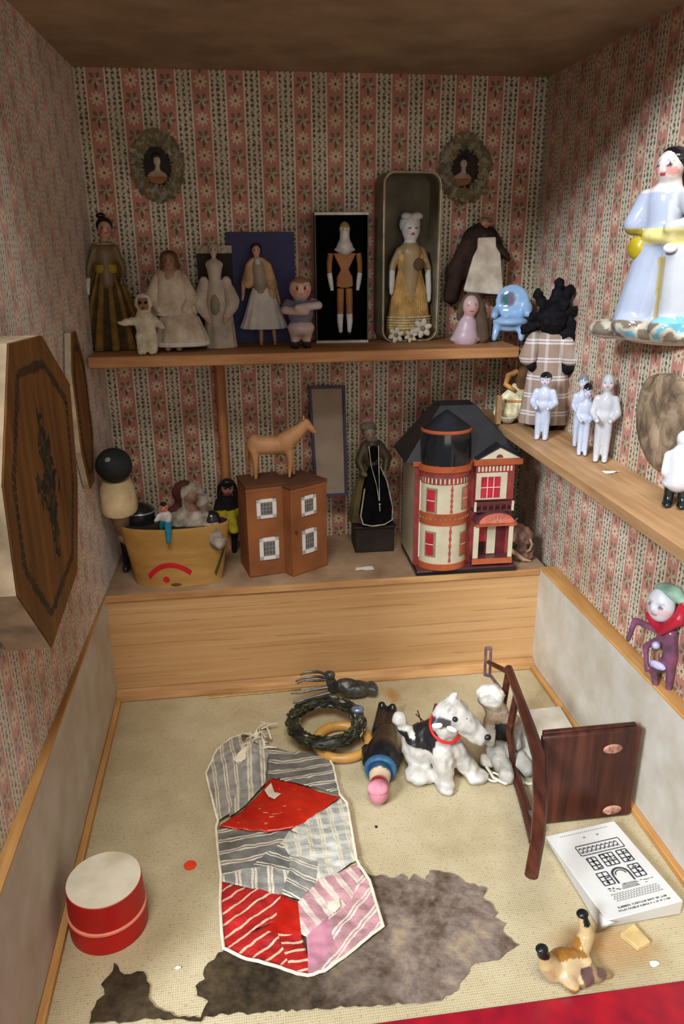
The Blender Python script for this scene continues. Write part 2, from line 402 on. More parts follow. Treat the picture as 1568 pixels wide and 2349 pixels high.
mb = MB(K(h)); mb.torus((0, 0, .785), .06, .008, 30, 8, 1.3, .9); mb.build('collar_trim', pm('dusty_trim', (150, 128, 100), .9), t)
MB(K(h)).ell((-.17, -.04, .015), (.1, .05, .0145)).build('shoe', BLK, t)

# 2 small fuzzy white hooded doll
b, h, k = where(340, 819, 671, ZS, .902)
t = thing('hooded_doll', 'small white fuzzy hooded doll with one arm held out, at the shelf edge', 'doll', b)
def wc(p):
    d = p-Vector((0, -.06, .82))
    if d.y < -.02 and abs(d.x) < .085 and abs(d.z) < .10: return (150, 116, 92) if math.hypot(abs(d.x)-.045, d.z-.03) > .025 and math.hypot(d.x, d.z+.05) > .022 else (40, 28, 26)
    return (226, 214, 188)
sculpt('body', [('e', (0, 0, .84), (.15, .13, .16)), ('e', (0, 0, .5), (.17, .13, .26)), ('c', (-.12, -.02, .56), .075, (-.34, -.05, .53), .055), ('e', (-.4, -.06, .53), (.05, .04, .035)),
    ('c', (.12, 0, .58), .075, (.27, -.06, .46), .055), ('c', (-.08, 0, .3), .1, (-.09, -.02, .09), .085), ('c', (.09, 0, .3), .1, (.09, -.02, .09), .085), ('e', (-.09, -.05, .05), (.08, .11, .05)), ('e', (.09, -.05, .05), (.08, .11, .05))],
    vm('plush', .95, .05, .1, 90, .6, 700), t, h, .025, wc, 3, wob=.02, wscale=22)

# 3 seated doll in cream lace
b, h, k = where(402, 792, 572, ZS, .94)
t = thing('lace_doll', 'brown-haired doll in a wide cream lace dress, seated behind the hooded doll', 'doll', b)
fp = facepaint((0, -.03, .89), .075, (150, 118, 92), cheek=(150, 100, 80))
sculpt('body', [('e', (0, -.03, .89), (.07, .07, .08)), ('c', (0, 0, .82), .05, (0, 0, .74), .07), ('c', (0, 0, .74), .11, (0, .02, .4), .16),
    ('c', (-.1, -.1, .2), .05, (-.06, -.17, .04), .04), ('c', (.06, -.1, .2), .05, (.05, -.17, .04), .04), ('e', (-.06, -.2, .03), (.035, .055, .03)), ('e', (.05, -.2, .03), (.035, .055, .03))],
    DOLLV, t, h, .02, lambda p: fp(p) if p.z > .8 else (164, 128, 104))
MB(K(h)).ell((0, .02, .91), (.095, .085, .085)).ell((.05, .03, .84), (.05, .05, .08)).ell((-.05, .03, .84), (.05, .05, .08)).build('hair', pm('brown_hair', (98, 68, 44), .8, .3, 60), t)
mb = MB(K(h)); mb.lathe([(.24, .36), (.235, .42), (.2, .55), (.165, .68), (.13, .78), (.06, .82)], 60, sy=.7, pleat=(9, .12, up(.36, .8))); mb.build('cape', OFFW, t, smooth=60)
mb = MB(K(h)); mb.lathe([(.3, .085), (.305, .1), (.27, .2), (.22, .33), (.12, .42)], 90, (.06, -.05, 0), sx=.95, sy=.62, pleat=(12, .12, up(.08, .42))); mb.build('skirt', OFFW, t, smooth=60)
mb = MB(K(h)); n = 44
for i in range(n):
    a = PI+PI*i/n; c_ = (.06+.285*cos(a), -.05+.192*sin(a), .075); mb.ell(c_, (.016, .01, .028), seg=8, rings=6)
mb.build('lace_hem', WHITE, t)
for s in (-1, 1):
    sculpt('sleeve', [('c', (s*.12, 0, .72), .06, (s*.2, -.06, .52), .075), ('c', (s*.2, -.06, .52), .05, (s*.13, -.15, .42), .04)], OFFW, t, h, .02)

# 4 puff-sleeved doll in front of a dark box
b, h, k = where(503, 790, 563, ZS, .985)
t = thing('small_box', 'dark box with a pale lace strip along its top, behind the puff-sleeved doll', 'box', b)
w_ = 39*k; H = h
MB().box2((-w_, 0, .0004), (w_, .012, H-.009)).build('box_body', pm('dark_box', (50, 40, 34), .8), t, .0008)
MB().box2((-w_*1.02, -.001, H-.009), (w_*1.02, .013, H)).build('lace_strip', pm('lace_strip', (168, 158, 136), .9, .25, 200), t, .0005)
b, h, k = where(502, 799, 558, ZS, .948)
t = thing('puff_sleeve_doll', 'slim white doll with big puffed sleeves and a trailing skirt, before the dark box', 'doll', b)
fp = facepaint((0, 0, .94), .045, (196, 178, 160))
sculpt('body', [('e', (0, 0, .935), (.046, .046, .056)), ('c', (0, 0, .89), .022, (0, 0, .84), .024), ('c', (-.045, 0, .8), .045, (.045, 0, .8), .045), ('c', (0, 0, .78), .08, (0, 0, .66), .062), ('c', (0, 0, .64), .07, (0, 0, .5), .1)],
    DOLLV, t, h, .014, lambda p: fp(p) if p.z > .83 else (190, 178, 162))
MB(K(h)).ell((0, .014, .955), (.05, .045, .048)).build('hair', pm('grey_hair', (176, 164, 146), .7), t)
for s in (-1, 1):
    sculpt('sleeve', [('e', (s*.11, -.01, .62), (.055, .05, .08)), ('c', (s*.13, -.02, .56), .062, (s*.16, -.05, .46), .075), ('c', (s*.155, -.05, .42), .07, (s*.09, -.1, .3), .04), ('e', (s*.075, -.11, .27), (.028, .025, .035))],
        vm('puff_cloth', .7, .2, .1, 70), t, h, .014, lambda p: (206, 192, 176) if p.z > .31 else (196, 160, 140))
mb = MB(K(h)); mb.lathe([(.16, .004), (.158, .02), (.148, .15), (.135, .3), (.12, .45), (.1, .56), (.085, .66)], 60, (.02, 0, 0), 1, .75, (10, .12, up(0, .6))); mb.build('skirt', pm('grey_white_skirt', (178, 168, 152), .85, .14, 60, .15, .3), t, smooth=60)
sculpt('train', [('e', (-.14, -.01, .03), (.13, .08, .026)), ('e', (-.24, 0, .02), (.07, .05, .016))], pm('train_cloth', (128, 116, 90), .9), t, h, .012)
MB(K(h)).ell((-.01, -.07, .42), (.05, .045, .12)).build('apron_panel', pm('sage_panel', (136, 130, 104), .85), t)

# 5 navy card with a lady doll in front
b, h, k = where(605, 789, 532, ZS, .985)
t = thing('backing_card', 'dark navy blue card leaning upright behind the lady in the grey skirt', 'card', b, rx=-.03)
MB().box2((-74*k, -.001, 0), (76*k, .001, h)).build('card', pm('navy_card', (50, 46, 88), .6, .12, 20), t, .0004)
MB().box2((-10*k, .001, 0), (10*k, .003, h*.7)).build('strut', pm('navy_card', (50, 46, 88)), t)
b, h, k = where(607, 787, 556, ZS, .955)
t = thing('lady_doll', 'lady doll in a tan shawl and bell-shaped grey-white skirt, in front of the navy card', 'doll', b)
fp = facepaint((-.05, -.01, .92), .05, (204, 164, 144))
def ladyc(p):
    if p.z > .855: return fp(p)
    return (176, 134, 100) if p.z < .2 or abs(p.x) > .14 else (150, 136, 116)
sculpt('body', [('e', (-.05, -.01, .925), (.045, .045, .056)), ('c', (-.05, 0, .88), .026, (-.045, 0, .82), .03), ('c', (-.04, 0, .78), .085, (-.02, 0, .6), .085),
    ('c', (-.13, 0, .78), .035, (-.19, -.02, .6), .03), ('c', (-.19, -.02, .6), .026, (-.205, -.04, .46), .018), ('c', (.05, 0, .78), .035, (.12, -.02, .6), .03), ('c', (.12, -.02, .6), .026, (.165, -.04, .42), .018),
    ('c', (-.02, 0, .6), .07, (0, 0, .3), .07), ('c', (-.03, 0, .3), .03, (-.035, 0, .04), .022), ('c', (.085, 0, .3), .03, (.105, 0, .04), .02), ('e', (-.035, -.02, .018), (.024, .04, .018)), ('e', (.105, -.02, .018), (.022, .04, .018))],
    DOLLV, t, h, .013, ladyc)
MB(K(h)).ell((-.05, .014, .945), (.056, .05, .052)).ell((-.085, .01, .91), (.018, .03, .03)).ell((-.013, .01, .91), (.018, .03, .03)).build('hair', pm('dark_hair', (44, 30, 26), .6), t)
mb = MB(K(h)); mb.lathe([(.22, .175), (.23, .19), (.2, .27), (.165, .38), (.13, .5), (.1, .58), (.075, .63)], 72, (.0, 0, 0), 1, .55, (14, .1, up(.17, .62))); mb.build('skirt', pm('bell_skirt', (206, 200, 192), .9, .07, 60, .1, .3), t, smooth=60)
sculpt('shawl', [('e', (-.04, -.005, .8), (.105, .06, .07)), ('c', (-.12, -.02, .78), .045, (-.14, -.03, .62), .055), ('c', (.05, -.02, .78), .045, (.09, -.03, .6), .06), ('e', (.085, -.02, .52), (.06, .05, .08))], pm('tan_shawl', (182, 150, 112), .9, .2, 60, .1, .4), t, h, .013)
MB(K(h)).lathe([(.088, .585), (.094, .6), (.088, .63)], 30, (-.02, 0, 0), sy=.6).build('sash', pm('sage_sash', (140, 150, 140), .8), t)
MB(K(h)).ell((-.04, -.05, .8), (.035, .03, .06)).build('collar', pm('pale_collar', (176, 186, 180), .8), t)

# 6 little china boy with folded arms
b, h, k = where(691, 797, 633, ZS, .93)
t = thing('baby_figurine', 'small baby figurine with folded arms, grey-blue vest and pink shorts, beside the black box', 'figurine', b)
fp = facepaint((0, -.02, .83), .15, (214, 176, 158), hair=(150, 116, 80), hz=.5)
def babyc(p):
    if p.z > .68: return fp(p)
    if p.z < .09: return (34, 36, 38)
    if p.z < .15: return (210, 186, 168)
    if p.z < .2: return (206, 168, 152)
    if p.z < .36: return (214, 192, 184)
    if p.y < -.13 and .47 < p.z < .66: return (208, 176, 166) if p.z < .57 else (200, 190, 186)
    return (118, 118, 140)
sculpt('body', [('e', (0, -.02, .83), (.16, .145, .165)), ('e', (0, 0, .5), (.19, .14, .2)), ('e', (0, 0, .28), (.2, .15, .12)), ('c', (-.18, 0, .62), .07, (-.24, -.1, .54), .06), ('c', (-.24, -.1, .54), .06, (.06, -.19, .52), .055),
    ('c', (.18, 0, .63), .07, (.25, -.1, .6), .065), ('c', (.25, -.1, .6), .06, (-.06, -.2, .58), .055), ('c', (-.09, 0, .22), .09, (-.09, 0, .08), .06), ('c', (.08, 0, .22), .09, (.08, 0, .08), .06), ('e', (-.1, -.06, .04), (.075, .12, .04)), ('e', (.08, -.05, .045), (.07, .11, .045))],
    BISQ, t, h, .022, babyc, 4)
eyes(t, h, (0, -.02, .83), .155, .09)

# 7 black box with a peg doll
b, h, k = where(785, 787, 486, ZS, .965)
t = thing('display_box', 'upright open box lined in black with thin white lips, holding the wooden peg doll', 'box', b, -.05)
W2 = 59*k; Dp = .028
LB = pm('box_lining', (10, 9, 9), .95, .2, 40, .05); BX = pm('box_side', (92, 82, 70), .85, .15, 40); LIP = pm('box_lip', (206, 200, 190), .8)
MB().box2((-W2, Dp-.0015, 0), (W2, Dp, h)).build('back_panel', LB, t)
for s in (-1, 1): MB().box2((s*W2, 0, 0), (s*(W2-.0015), Dp-.0016, h)).build('side_panel', BX, t, .0003)
MB().box2((-W2+.0016, .0006, 0), (W2-.0016, Dp-.0016, .0015)).build('bottom_panel', BX, t); MB().box2((-W2+.0016, .0006, h-.0015), (W2-.0016, Dp-.0016, h)).build('top_panel', BX, t)
for z_ in (.0, h-.0035): MB().box2((-W2, -.0008, z_), (W2, 0, z_+.0032)).build('white_lip', LIP, t, .0003)
mb = MB(); [mb.box2((s*(W2-.0017), .0005, .0016), (s*(W2-.0019), Dp-.0017, h-.0016)) for s in (-1, 1)]; mb.box2((-W2+.002, Dp-.0019, .0016), (W2-.002, Dp-.0017, h-.0016)); mb.build('lining', LB, t)
hb = b.copy()
b2, h2, k2 = where(793, 774, 499, ZS, .975); h2 = .975*h*.93
t = thing('peg_doll', 'jointed wooden peg doll with white shoulders, gloves and stockings inside the black box', 'doll', (b2.x, .982, ZS+.006), -.05)
WD = pm('peg_wood', (170, 112, 66), .55, .12, 40, .3)
H = h2
WP_ = (222, 214, 206)
fp = facepaint((0, 0, .915), .05, WP_, hair=(176, 150, 70), hz=.35, cheek=(222, 196, 186))
sculpt('head', [('e', (0, 0, .925), (.05, .045, .065)), ('c', (0, 0, .88), .045, (0, 0, .81), .05), ('c', (0, 0, .81), .05, (0, 0, .775), .075), ('e', (0, 0, .752), (.1, .05, .025))], BISQ, t, H, .01, lambda p: fp(p) if p.z > .86 else WP_)
tb = MB(K(H)); tb.prism([(x, 0, z) for x, z in [(-.105, .725), (-.035, .585), (-.07, .52), (-.075, .44), (-.03, .425), (.03, .425), (.075, .44), (.07, .52), (.035, .585), (.105, .725)]], (0, .05, 0)); tb.build('torso', WD, t, .0015)
for s in (-1, 1):
    a = thing_ = None
    arm = MB(K(H)).tube([(s*.125, .025, .722), (s*.137, .022, .64), (s*.137, .018, .555)], [.026, .026, .022], 12).build('arm', WD, t)
    MB(K(H)).tube([(s*.137, .018, .554), (s*.125, .012, .47), (s*.115, .008, .405)], [.024, .022, .015], 12).build('glove', pm('white_glove', (226, 220, 212), .4), arm)
    leg = MB(K(H)).tube([(s*.038, .02, .422), (s*.04, .02, .33), (s*.042, .02, .2)], [.033, .034, .03], 12).build('leg', WD, t)
    MB(K(H)).tube([(s*.042, .02, .199), (s*.045, .02, .13), (s*.04, .02, .035)], [.031, .028, .018], 12).build('stocking', pm('white_glove', (226, 220, 212), .4), leg)
    MB(K(H)).ell((s*.042, .012, .018), (.02, .03, .018)).build('shoe', BLK, leg)

# 8 rounded tin frame holding a straw lady
b, h, k = where(938, 789, 392, ZS, .965)
t = thing('tin_case', 'tall rounded tin case with an olive-grey rim, holding the porcelain straw doll', 'case', b, .12)
def rrect(w, h, r, n=8, z0=0):
    P = []
    for cx, cz, a0 in ((w-r, z0+h-r, 0), (-w+r, z0+h-r, PI/2), (-w+r, z0+r, PI), (w-r, z0+r, 1.5*PI)):
        for i in range(n+1): a = a0+PI/2*i/n; P.append((cx+r*cos(a), cz+r*sin(a)))
    return P
TIN = pm('tin_olive', (128, 118, 94), .45, .18, 30, .5, 0, .35); TINI = pm('tin_inside', (92, 86, 66), .6, .35, 14, .4, 0, .2, c2=(52, 46, 32))
W2 = 64*k; R_ = W2*.38
mb = MB(); A = rrect(W2, h, R_); B = rrect(W2*.93, h-W2*.14, R_*.9, z0=W2*.07); n = len(A)
mb.add([(x, 0, z) for x, z in A]+[(x, .034, z) for x, z in A]+[(x, 0, z) for x, z in B]+[(x, .031, z) for x, z in B],
       [(i, (i+1) % n, n+(i+1) % n, n+i) for i in range(n)]+[(i, (i+1) % n, 2*n+(i+1) % n, 2*n+i) for i in range(n)]+[(2*n+i, 2*n+(i+1) % n, 3*n+(i+1) % n, 3*n+i) for i in range(n)]+[list(range(n, 2*n))])
mb.build('shell', TIN, t, smooth=40)
MB().prism([(x, .0312, z) for x, z in B], (0, .001, 0)).build('inner_back', TINI, t)
mb = MB(); mb.tube([(x*.985, -.0005, z*.992+h*.004) for x, z in A+A[:1]], .0011, 8); mb.build('rim', pm('rim_metal', (184, 176, 150), .3, .15, 60, .6, 0, .7), t)
b2 = Vector((b.x+.002, b.y-.001, ZS+W2*.09))
t = thing('straw_doll', 'porcelain-headed doll in a long straw dress standing in the rounded tin case', 'doll', (b2.x, b.y+.016, b2.z), .1)
H = h*.76; fp = facepaint((0, -.01, .87), .085, (214, 210, 204), cheek=(206, 190, 184), eye=(60, 56, 56))
sculpt('body', [('e', (0, -.01, .865), (.078, .07, .1)), ('c', (0, 0, .8), .045, (0, 0, .73), .05), ('c', (0, 0, .68), .1, (0, 0, .5), .08), ('c', (-.09, 0, .7), .035, (-.155, -.01, .58), .034), ('c', (-.155, -.01, .58), .032, (-.165, -.03, .42), .028),
    ('e', (-.165, -.03, .385), (.026, .018, .045)), ('c', (.1, 0, .7), .035, (.155, -.01, .56), .034), ('c', (.155, -.01, .56), .03, (.165, -.03, .36), .025), ('e', (.165, -.03, .32), (.024, .018, .045)), ('c', (0, 0, .5), .08, (0, 0, .2), .08)],
    BISQ, t, H, .014, lambda p: fp(p) if p.z > .76 else ((212, 208, 200) if abs(p.x) > .12 and p.z < .55 else (168, 140, 100)))
MB(K(H)).ell((0, .02, .905), (.088, .07, .085)).ell((.045, -.02, .965), (.05, .05, .03)).ell((-.04, -.01, .965), (.045, .05, .03)).build('bonnet', pm('pale_bonnet', (196, 192, 184), .8), t)
ST = pm('straw', (182, 146, 88), .85, .2, 60, .2, .5, c2=(140, 104, 56))
mb = MB(K(H)); mb.lathe([(.19, .02), (.185, .1), (.165, .25), (.14, .4), (.105, .52), (.09, .58)], 160, (0, 0, 0), 1, .5, (46, .07, lambda z: 1)); mb.build('straw_skirt', ST, t, smooth=60)
mb = MB(K(H)); mb.lathe([(.1, .56), (.125, .66), (.1, .72), (.04, .745)], 60, sy=.6, pleat=(20, .06, lambda z: 1)); mb.build('straw_bodice', ST, t, smooth=60)
MB(K(H)).ell((.05, -.085, .595), (.05, .02, .05)).build('brown_rosette', pm('brown_rosette', (84, 66, 44), .9), t)
mb = MB(K(H))
for i in range(5): mb.torus((0, 0, .085+.022*i), .19, .008, 60, 6, 1, .5)
mb.build('rope_band', pm('rope', (196, 176, 128), .9, .2, 120), t)
def flower(x, y, z, r, c1, c2, label, rz=0):
    f = thing('cloth_flower', label, 'flower', (x, y, z), rz, 'cloth flowers at the foot of the tin case')
    for i in range(6):
        a = 2*PI*i/6+.3; mb = MB(); mb.ell((r*.62*cos(a), -r*.12, r*.62*sin(a)), (r*.46, r*.16, r*.3), Matrix.Rotation(-a, 3, 'Y')); mb.build('petal', c1, f)
    MB().ell((0, -r*.25, 0), (r*.28, r*.22, r*.28)).build('flower_centre', c2, f)
FW = pm('petal_cream', (206, 198, 178), .85, .1, 80); FG = pm('petal_grey', (196, 188, 176), .85, .12, 80); FC = pm('flower_mid', (134, 112, 60), .9)
for cx, cy, r, mt, lb in [(906, 768, .0095, FW, 'cream cloth flower at the lower left corner of the tin case'), (966, 752, .0115, FG, 'pale grey cloth flower, largest and highest of those in the tin case'), (940, 772, .008, FW, 'smallest cream cloth flower, between the other two in the tin case')]:
    q = ony(cx, cy, .962); flower(q.x, q.y-.004, max(q.z, ZS+r*.95), r, mt, FC, lb)

# 9 dark coat and white pinafore, hung on the wall
Yw = .985
q0, q1 = ony(1095, 684, Yw), ony(1100, 490, Yw); H = q1.z-q0.z
t = thing('hanging_doll', 'doll in a dark brown cape and cream pinafore on the back wall', 'doll', (q0.x, Yw, q0.z), 0)
fp = facepaint((.04, -.03, .9), .07, (168, 126, 96), hair=(112, 90, 62), hz=.5)
sculpt('body', [('e', (.04, -.03, .9), (.065, .055, .07)), ('c', (.04, -.02, .84), .035, (.03, 0, .76), .05), ('c', (.02, 0, .72), .12, (0, 0, .3), .14), ('c', (.1, 0, .74), .06, (.3, -.02, .52), .05), ('c', (-.1, 0, .74), .06, (-.24, -.02, .45), .06)],
    DOLLV, t, H, .018, lambda p: fp(p) if p.z > .82 else (58, 42, 34))
mb = MB(K(H)); mb.torus((.04, -.02, .955), .045, .009, 24, 6); mb.build('hair_loop', pm('loop_cord', (120, 100, 74), .9), t)
DC = pm('dark_cape', (54, 40, 34), .95, .25, 50, .05, .3)
sculpt('cape', [('c', (-.1, .02, .76), .1, (-.3, .0, .3), .13), ('c', (-.3, 0, .3), .12, (-.34, 0, .02), .1), ('c', (.12, .02, .76), .1, (.26, .02, .58), .07), ('c', (.26, 0, .58), .06, (.36, -.02, .47), .05), ('c', (0, .02, .78), .12, (0, .02, .3), .2)], DC, t, H, .025, wob=.02)
mb = MB(K(H)); fr_ = [(-.09, .72), (.13, .73), (.14, .62), (.2, .54), (.27, .06), (.25, .045), (-.22, .09), (-.24, .12), (-.14, .5), (-.09, .6)]
mb.prism([(x, -.2, z) for x, z in fr_], (0, .05, 0)); o = mb.build('pinafore', OFFW, t, .003)
mb = MB(K(H)); mb.prism([(.04, -.17, .035), (.27, -.17, .05), (.27, -.17, .0), (.05, -.17, .0)], (0, .12, 0)); mb.build('dark_hem', DC, t)

# 10 pinkish bust with brown hair
b, h, k = where(1072, 788, 671, ZS, .935)
t = thing('porcelain_bust', 'pinkish porcelain bust with long brown hair, under the hanging doll', 'bust', b, -.1)
fp = facepaint((.02, -.06, .74), .2, (206, 168, 160), cheek=(208, 160, 152), eye=(140, 108, 102), er=.09)
sculpt('body', [('e', (.02, -.06, .74), (.17, .16, .22)), ('c', (0, 0, .55), .12, (-.02, 0, .4), .13), ('c', (-.02, 0, .36), .2, (-.05, 0, .12), .27), ('e', (-.05, 0, .08), (.34, .2, .08))],
    BISQ, t, h, .03, lambda p: fp(p) if p.z > .52 else (204, 176, 184), 6)
sculpt('hair', [('e', (.05, .03, .8), (.22, .17, .2)), ('c', (.2, .02, .74), .13, (.3, .03, .12), .16), ('c', (.3, .03, .12), .15, (.33, .02, .06), .05), ('c', (-.14, .04, .75), .08, (-.18, .06, .5), .07)], pm('bust_hair', (86, 70, 56), .9, .25, 40, .1, .4), t, h, .03, smooth=4)

# 11 pale blue china chair
b, h, k = where(1166, 786, 652, ZS, .945)
t = thing('china_armchair', 'pale blue glazed china armchair with painted flowers, at the right end of the shelf', 'chair', b, -.35)
def chc(p):
    d = math.hypot(p.x+.06, p.z-.74)
    if p.y < .1 and p.z > .58 and d < .14: return (120, 132, 150) if d > .1 else (132, 104, 132) if p.x > -.06 else (60, 120, 108)
    return (156, 190, 224)
sculpt('seat', [('e', (0, -.06, .36), (.32, .26, .1)), ('c', (-.22, -.12, .3), .08, (-.26, -.2, .06), .055), ('c', (.2, -.12, .3), .08, (.22, -.18, .06), .055), ('c', (.22, .14, .3), .08, (.24, .18, .06), .055), ('c', (-.2, .14, .3), .08, (-.22, .18, .06), .055), ('e', (0, -.02, .24), (.24, .18, .08))], GLAZE, t, h, .028, chc, 6)
sculpt('backrest', [('e', (.02, .16, .7), (.31, .1, .3)), ('e', (.02, .14, .5), (.3, .12, .16)), ('c', (-.28, .1, .52), .085, (-.28, -.16, .46), .07), ('c', (.3, .1, .6), .09, (.3, -.14, .5), .075)], GLAZE, t, h, .028, chc, 8)

# wreath portraits on the back wall
def wreath(x0, y0, x1, y1, label, seed, faces):
    c = (ony(x0, y0, 1)+ony(x1, y1, 1))/2; rx = abs(ony(x1, y1, 1).x-ony(x0, y0, 1).x)/2; rz = abs(ony(x1, y1, 1).z-ony(x0, y0, 1).z)/2
    t = thing('wreath_portrait', label, 'portrait', (c.x, .999, c.z)); rnd = random.Random(seed)
    cs = [pm('wreath_grey', (136, 132, 108), .9, .2, 60), pm('wreath_moss', (104, 98, 72), .9, .2, 60), pm('wreath_brown', (118, 98, 70), .9, .2, 60)]
    mb = MB(); mb.torus((0, 0, 0), .74, .19, 48, 10); o = None
    mb.v = [Vector((p.x*rx, -.003+p.z*.02*-1, p.y*rz)) for p in mb.v]
    for i in range(420):
        a = rnd.random()*2*PI; rr = .54+.4*rnd.random(); l = .15+.12*rnd.random(); w = .055+.035*rnd.random(); aa = a+rnd.uniform(-1.2, 1.2); y = -.004-.004*rnd.random()
        p = Vector((rr*cos(a)*rx, y, rr*sin(a)*rz)); d = Vector((cos(aa)*rx, rnd.uniform(-.004, .001), sin(aa)*rx))*l*1.1; s = Vector((-sin(aa), 0, cos(aa)))*rx*w
        mb.cur = rnd.randrange(3); mb.add([p-d*.5, p+s, p+d*.5, p-s], [(0, 1, 2, 3)])
    mb.build('leaf_wreath', cs, t)
    MB().prism([(.58*rx*cos(2*PI*i/40), -.0035, .58*rz*sin(2*PI*i/40)) for i in range(40)], (0, .003, 0)).build('oval_backing', pm('portrait_dark', (44, 38, 32), .8, .3, 50, c2=(28, 26, 22)), t)
    kx = rz
    sculpt('portrait_bust', [('e', (faces, 0, .14), (.12, .05, .16)), ('c', (faces, 0, 0), .07, (faces, 0, -.12), .09), ('e', (faces-.02, 0, -.3), (.3, .05, .2))], vm('portrait_paint', .7, .2, .1, 90), t, kx, .03,
        lambda p: (196, 180, 160) if p.z > -.16 else ((190, 160, 138) if p.z > -.27 else (160, 112, 72)), T=Matrix.Translation((0, -.0045, 0)))
    MB().ell((faces*kx, -.004, .24*kx), (.15*kx, .002, .1*kx)).build('portrait_hair', pm('dark_hair', (44, 30, 26)), t)
wreath(288, 292, 432, 468, 'oval wreath-framed portrait on the wall above the tall pleated doll', 3, 0)
wreath(1004, 302, 1120, 470, 'oval wreath-framed portrait on the wall above the hanging caped doll', 5, -.05)
# ------------------------------------------------------------------ right shelf and right wall
CH = (188, 194, 210)
def china(label, cx, yb, yt, rz, hair, x=None, bent=False, w=1.0, Y=None, tint=CH, name='china_doll', face=True):
    b, h, k = where(cx, yb, yt, ZR, Y)
    if x is not None: b.x = x
    t = thing(name, label, 'doll', b, rz, 'white china dolls on the side shelf')
    fp = facepaint((0, -.01, .885), .085, tint, cheek=(236, 206, 206), lip=(200, 90, 90), eye=(90, 96, 120), hair=hair, hz=.35, hback=.2, er=.085) if face else (lambda p: tint)
    it = [('e', (0, -.01, .885), (.078*w, .08*w, .1)), ('c', (0, 0, .8), .045*w, (0, 0, .74), .055*w), ('e', (0, 0, .66), (.115*w, .085*w, .12)), ('e', (0, 0, .52), (.105*w, .085*w, .1)),
          ('c', (-.05*w, 0, .48), .062*w, (-.052*w, 0, .25), .055*w), ('c', (-.052*w, 0, .25), .052*w, (-.055*w, 0, .04), .042*w), ('c', (.05*w, 0, .48), .062*w, (.052*w, 0, .25), .055*w), ('c', (.052*w, 0, .25), .052*w, (.055*w, 0, .04), .042*w),
          ('e', (-.055*w, -.03, .025), (.042*w, .07, .025)), ('e', (.055*w, -.03, .025), (.042*w, .07, .025))]
    for s in (-1, 1):
        if bent: it += [('c', (s*.11*w, 0, .71), .048*w, (s*.16*w, -.02, .55), .045*w), ('c', (s*.16*w, -.02, .55), .042*w, (s*.09*w, -.16, .5), .036*w), ('e', (s*.08*w, -.2, .5), (.03, .045, .032))]
        else: it += [('c', (s*.11*w, 0, .71), .042*w, (s*.14*w, -.01, .56), .04*w), ('c', (s*.14*w, -.01, .56), .036*w, (s*.09*w, -.1, .5), .03*w), ('e', (s*.07*w, -.12, .5), (.026, .036, .028))]
    sculpt('body', it, GLAZE, t, h, .014, lambda p: fp(p) if p.z > .78 else tint, 5)
    if hair: MB(K(h)).ell((0, .03, .915), (.082*w, .07*w, .082)).build('painted_hair', pm('glazed_hair', (22, 20, 24), .15, .1, 40, .6) if sum(hair) < 150 else pm('glazed_grey_hair', (120, 124, 134), .2, .1, 40, .6), t)
    return t
china('white china doll with painted black hair standing before the plaid-dressed rag doll', 1240, 1008, 853, -.5, (22, 20, 24), bent=True, w=1.05)
china('white china doll with grey hair, hindmost of the three standing close together', 1350, 1029, 857, -.35, (120, 124, 134), x=.3705, Y=.781, w=.78)
china('slender white china doll with black hair, in the middle of the three standing together', 1372, 1043, 878, -.4, (22, 20, 24), x=.359, Y=.745, w=.75)
china('largest white china doll, bald and with bent arms, in front of the three', 1397, 1060, 853, -.5, None, x=.3665, Y=.718, bent=True, w=.85, tint=(188, 188, 190))
# black rag doll in a plaid dress
b, h, k = where(1266, 992, 640, ZR, .868); b.x = .365
t = thing('rag_doll', 'black rag doll with tufted hair in a tan and white plaid dress', 'doll', b, -.35)
YARN = pm('black_yarn', (24, 22, 24), .95, .4, 160, .05, .8)
it = [('e', (.01, 0, .74), (.1, .09, .1)), ('c', (0, .01, .66), .05, (0, .01, .5), .07)]
for s in (-1, 1): it += [('c', (s*.08, 0, .6), .05, (s*.12, -.04, .48), .045), ('c', (s*.05, .01, .3), .05, (s*.05, 0, .03), .04), ('e', (s*.05, -.02, .022), (.045, .07, .022))]
it += [('e', (.13, -.05, .44), (.05, .045, .055)), ('e', (-.11, -.07, .44), (.03, .035, .04))]
sculpt('body', it, YARN, t, h, .014, wob=.01, wscale=30)
it = []
for ax, az, l in [(-.1, .9, 0), (.03, .97, 0), (.1, .93, 0), (-.17, .68, 0), (.17, .7, 0), (.19, .62, 0), (-.07, .85, 0), (.08, .84, 0), (.15, .8, 0), (-.12, .76, 0), (.1, .62, 0)]:
    it += [('c', (ax*.5, .0, .74+(az-.74)*.5), .04, (ax, -.02, az), .026), ('e', (ax, -.02, az), (.032, .03, .04))]
sculpt('hair_tufts', it, YARN, t, h, .012, wob=.015, wscale=40, smooth=2)
PL = Mat('plaid', .9, .1); _u = PL.xyz(PL.coord('Object')); nz = PL.noise(PL.coord('Object'), 120, 3)
bx_ = (_u[0]*62+.3).fr().lt(.22)*.7; bz_ = (_u[2]*48+.1).fr(); bz2 = bz_.lt(.3)*((_u[2]*48*6).fr().gt(.4))
PL.col(PL.mix((nz-.4).cl()*.6, PL.mix((bx_*.55+bz2*.75).cl(), (152, 130, 114), (214, 206, 204)), (120, 100, 88)))
mb = MB(K(h)); mb.lathe([(.17, .045), (.172, .06), (.155, .2), (.14, .35), (.125, .47), (.12, .57), (.1, .63), (.055, .665)], 72, (0, 0, 0), 1, .62, (9, .1, up(.05, .6)))
mb.build('plaid_dress', PL.m, t, smooth=60)
for s in (-1, 1): sculpt('sleeve', [('c', (s*.1, 0, .61), .055, (s*.135, -.05, .5), .065)], PL.m, t, h, .014)
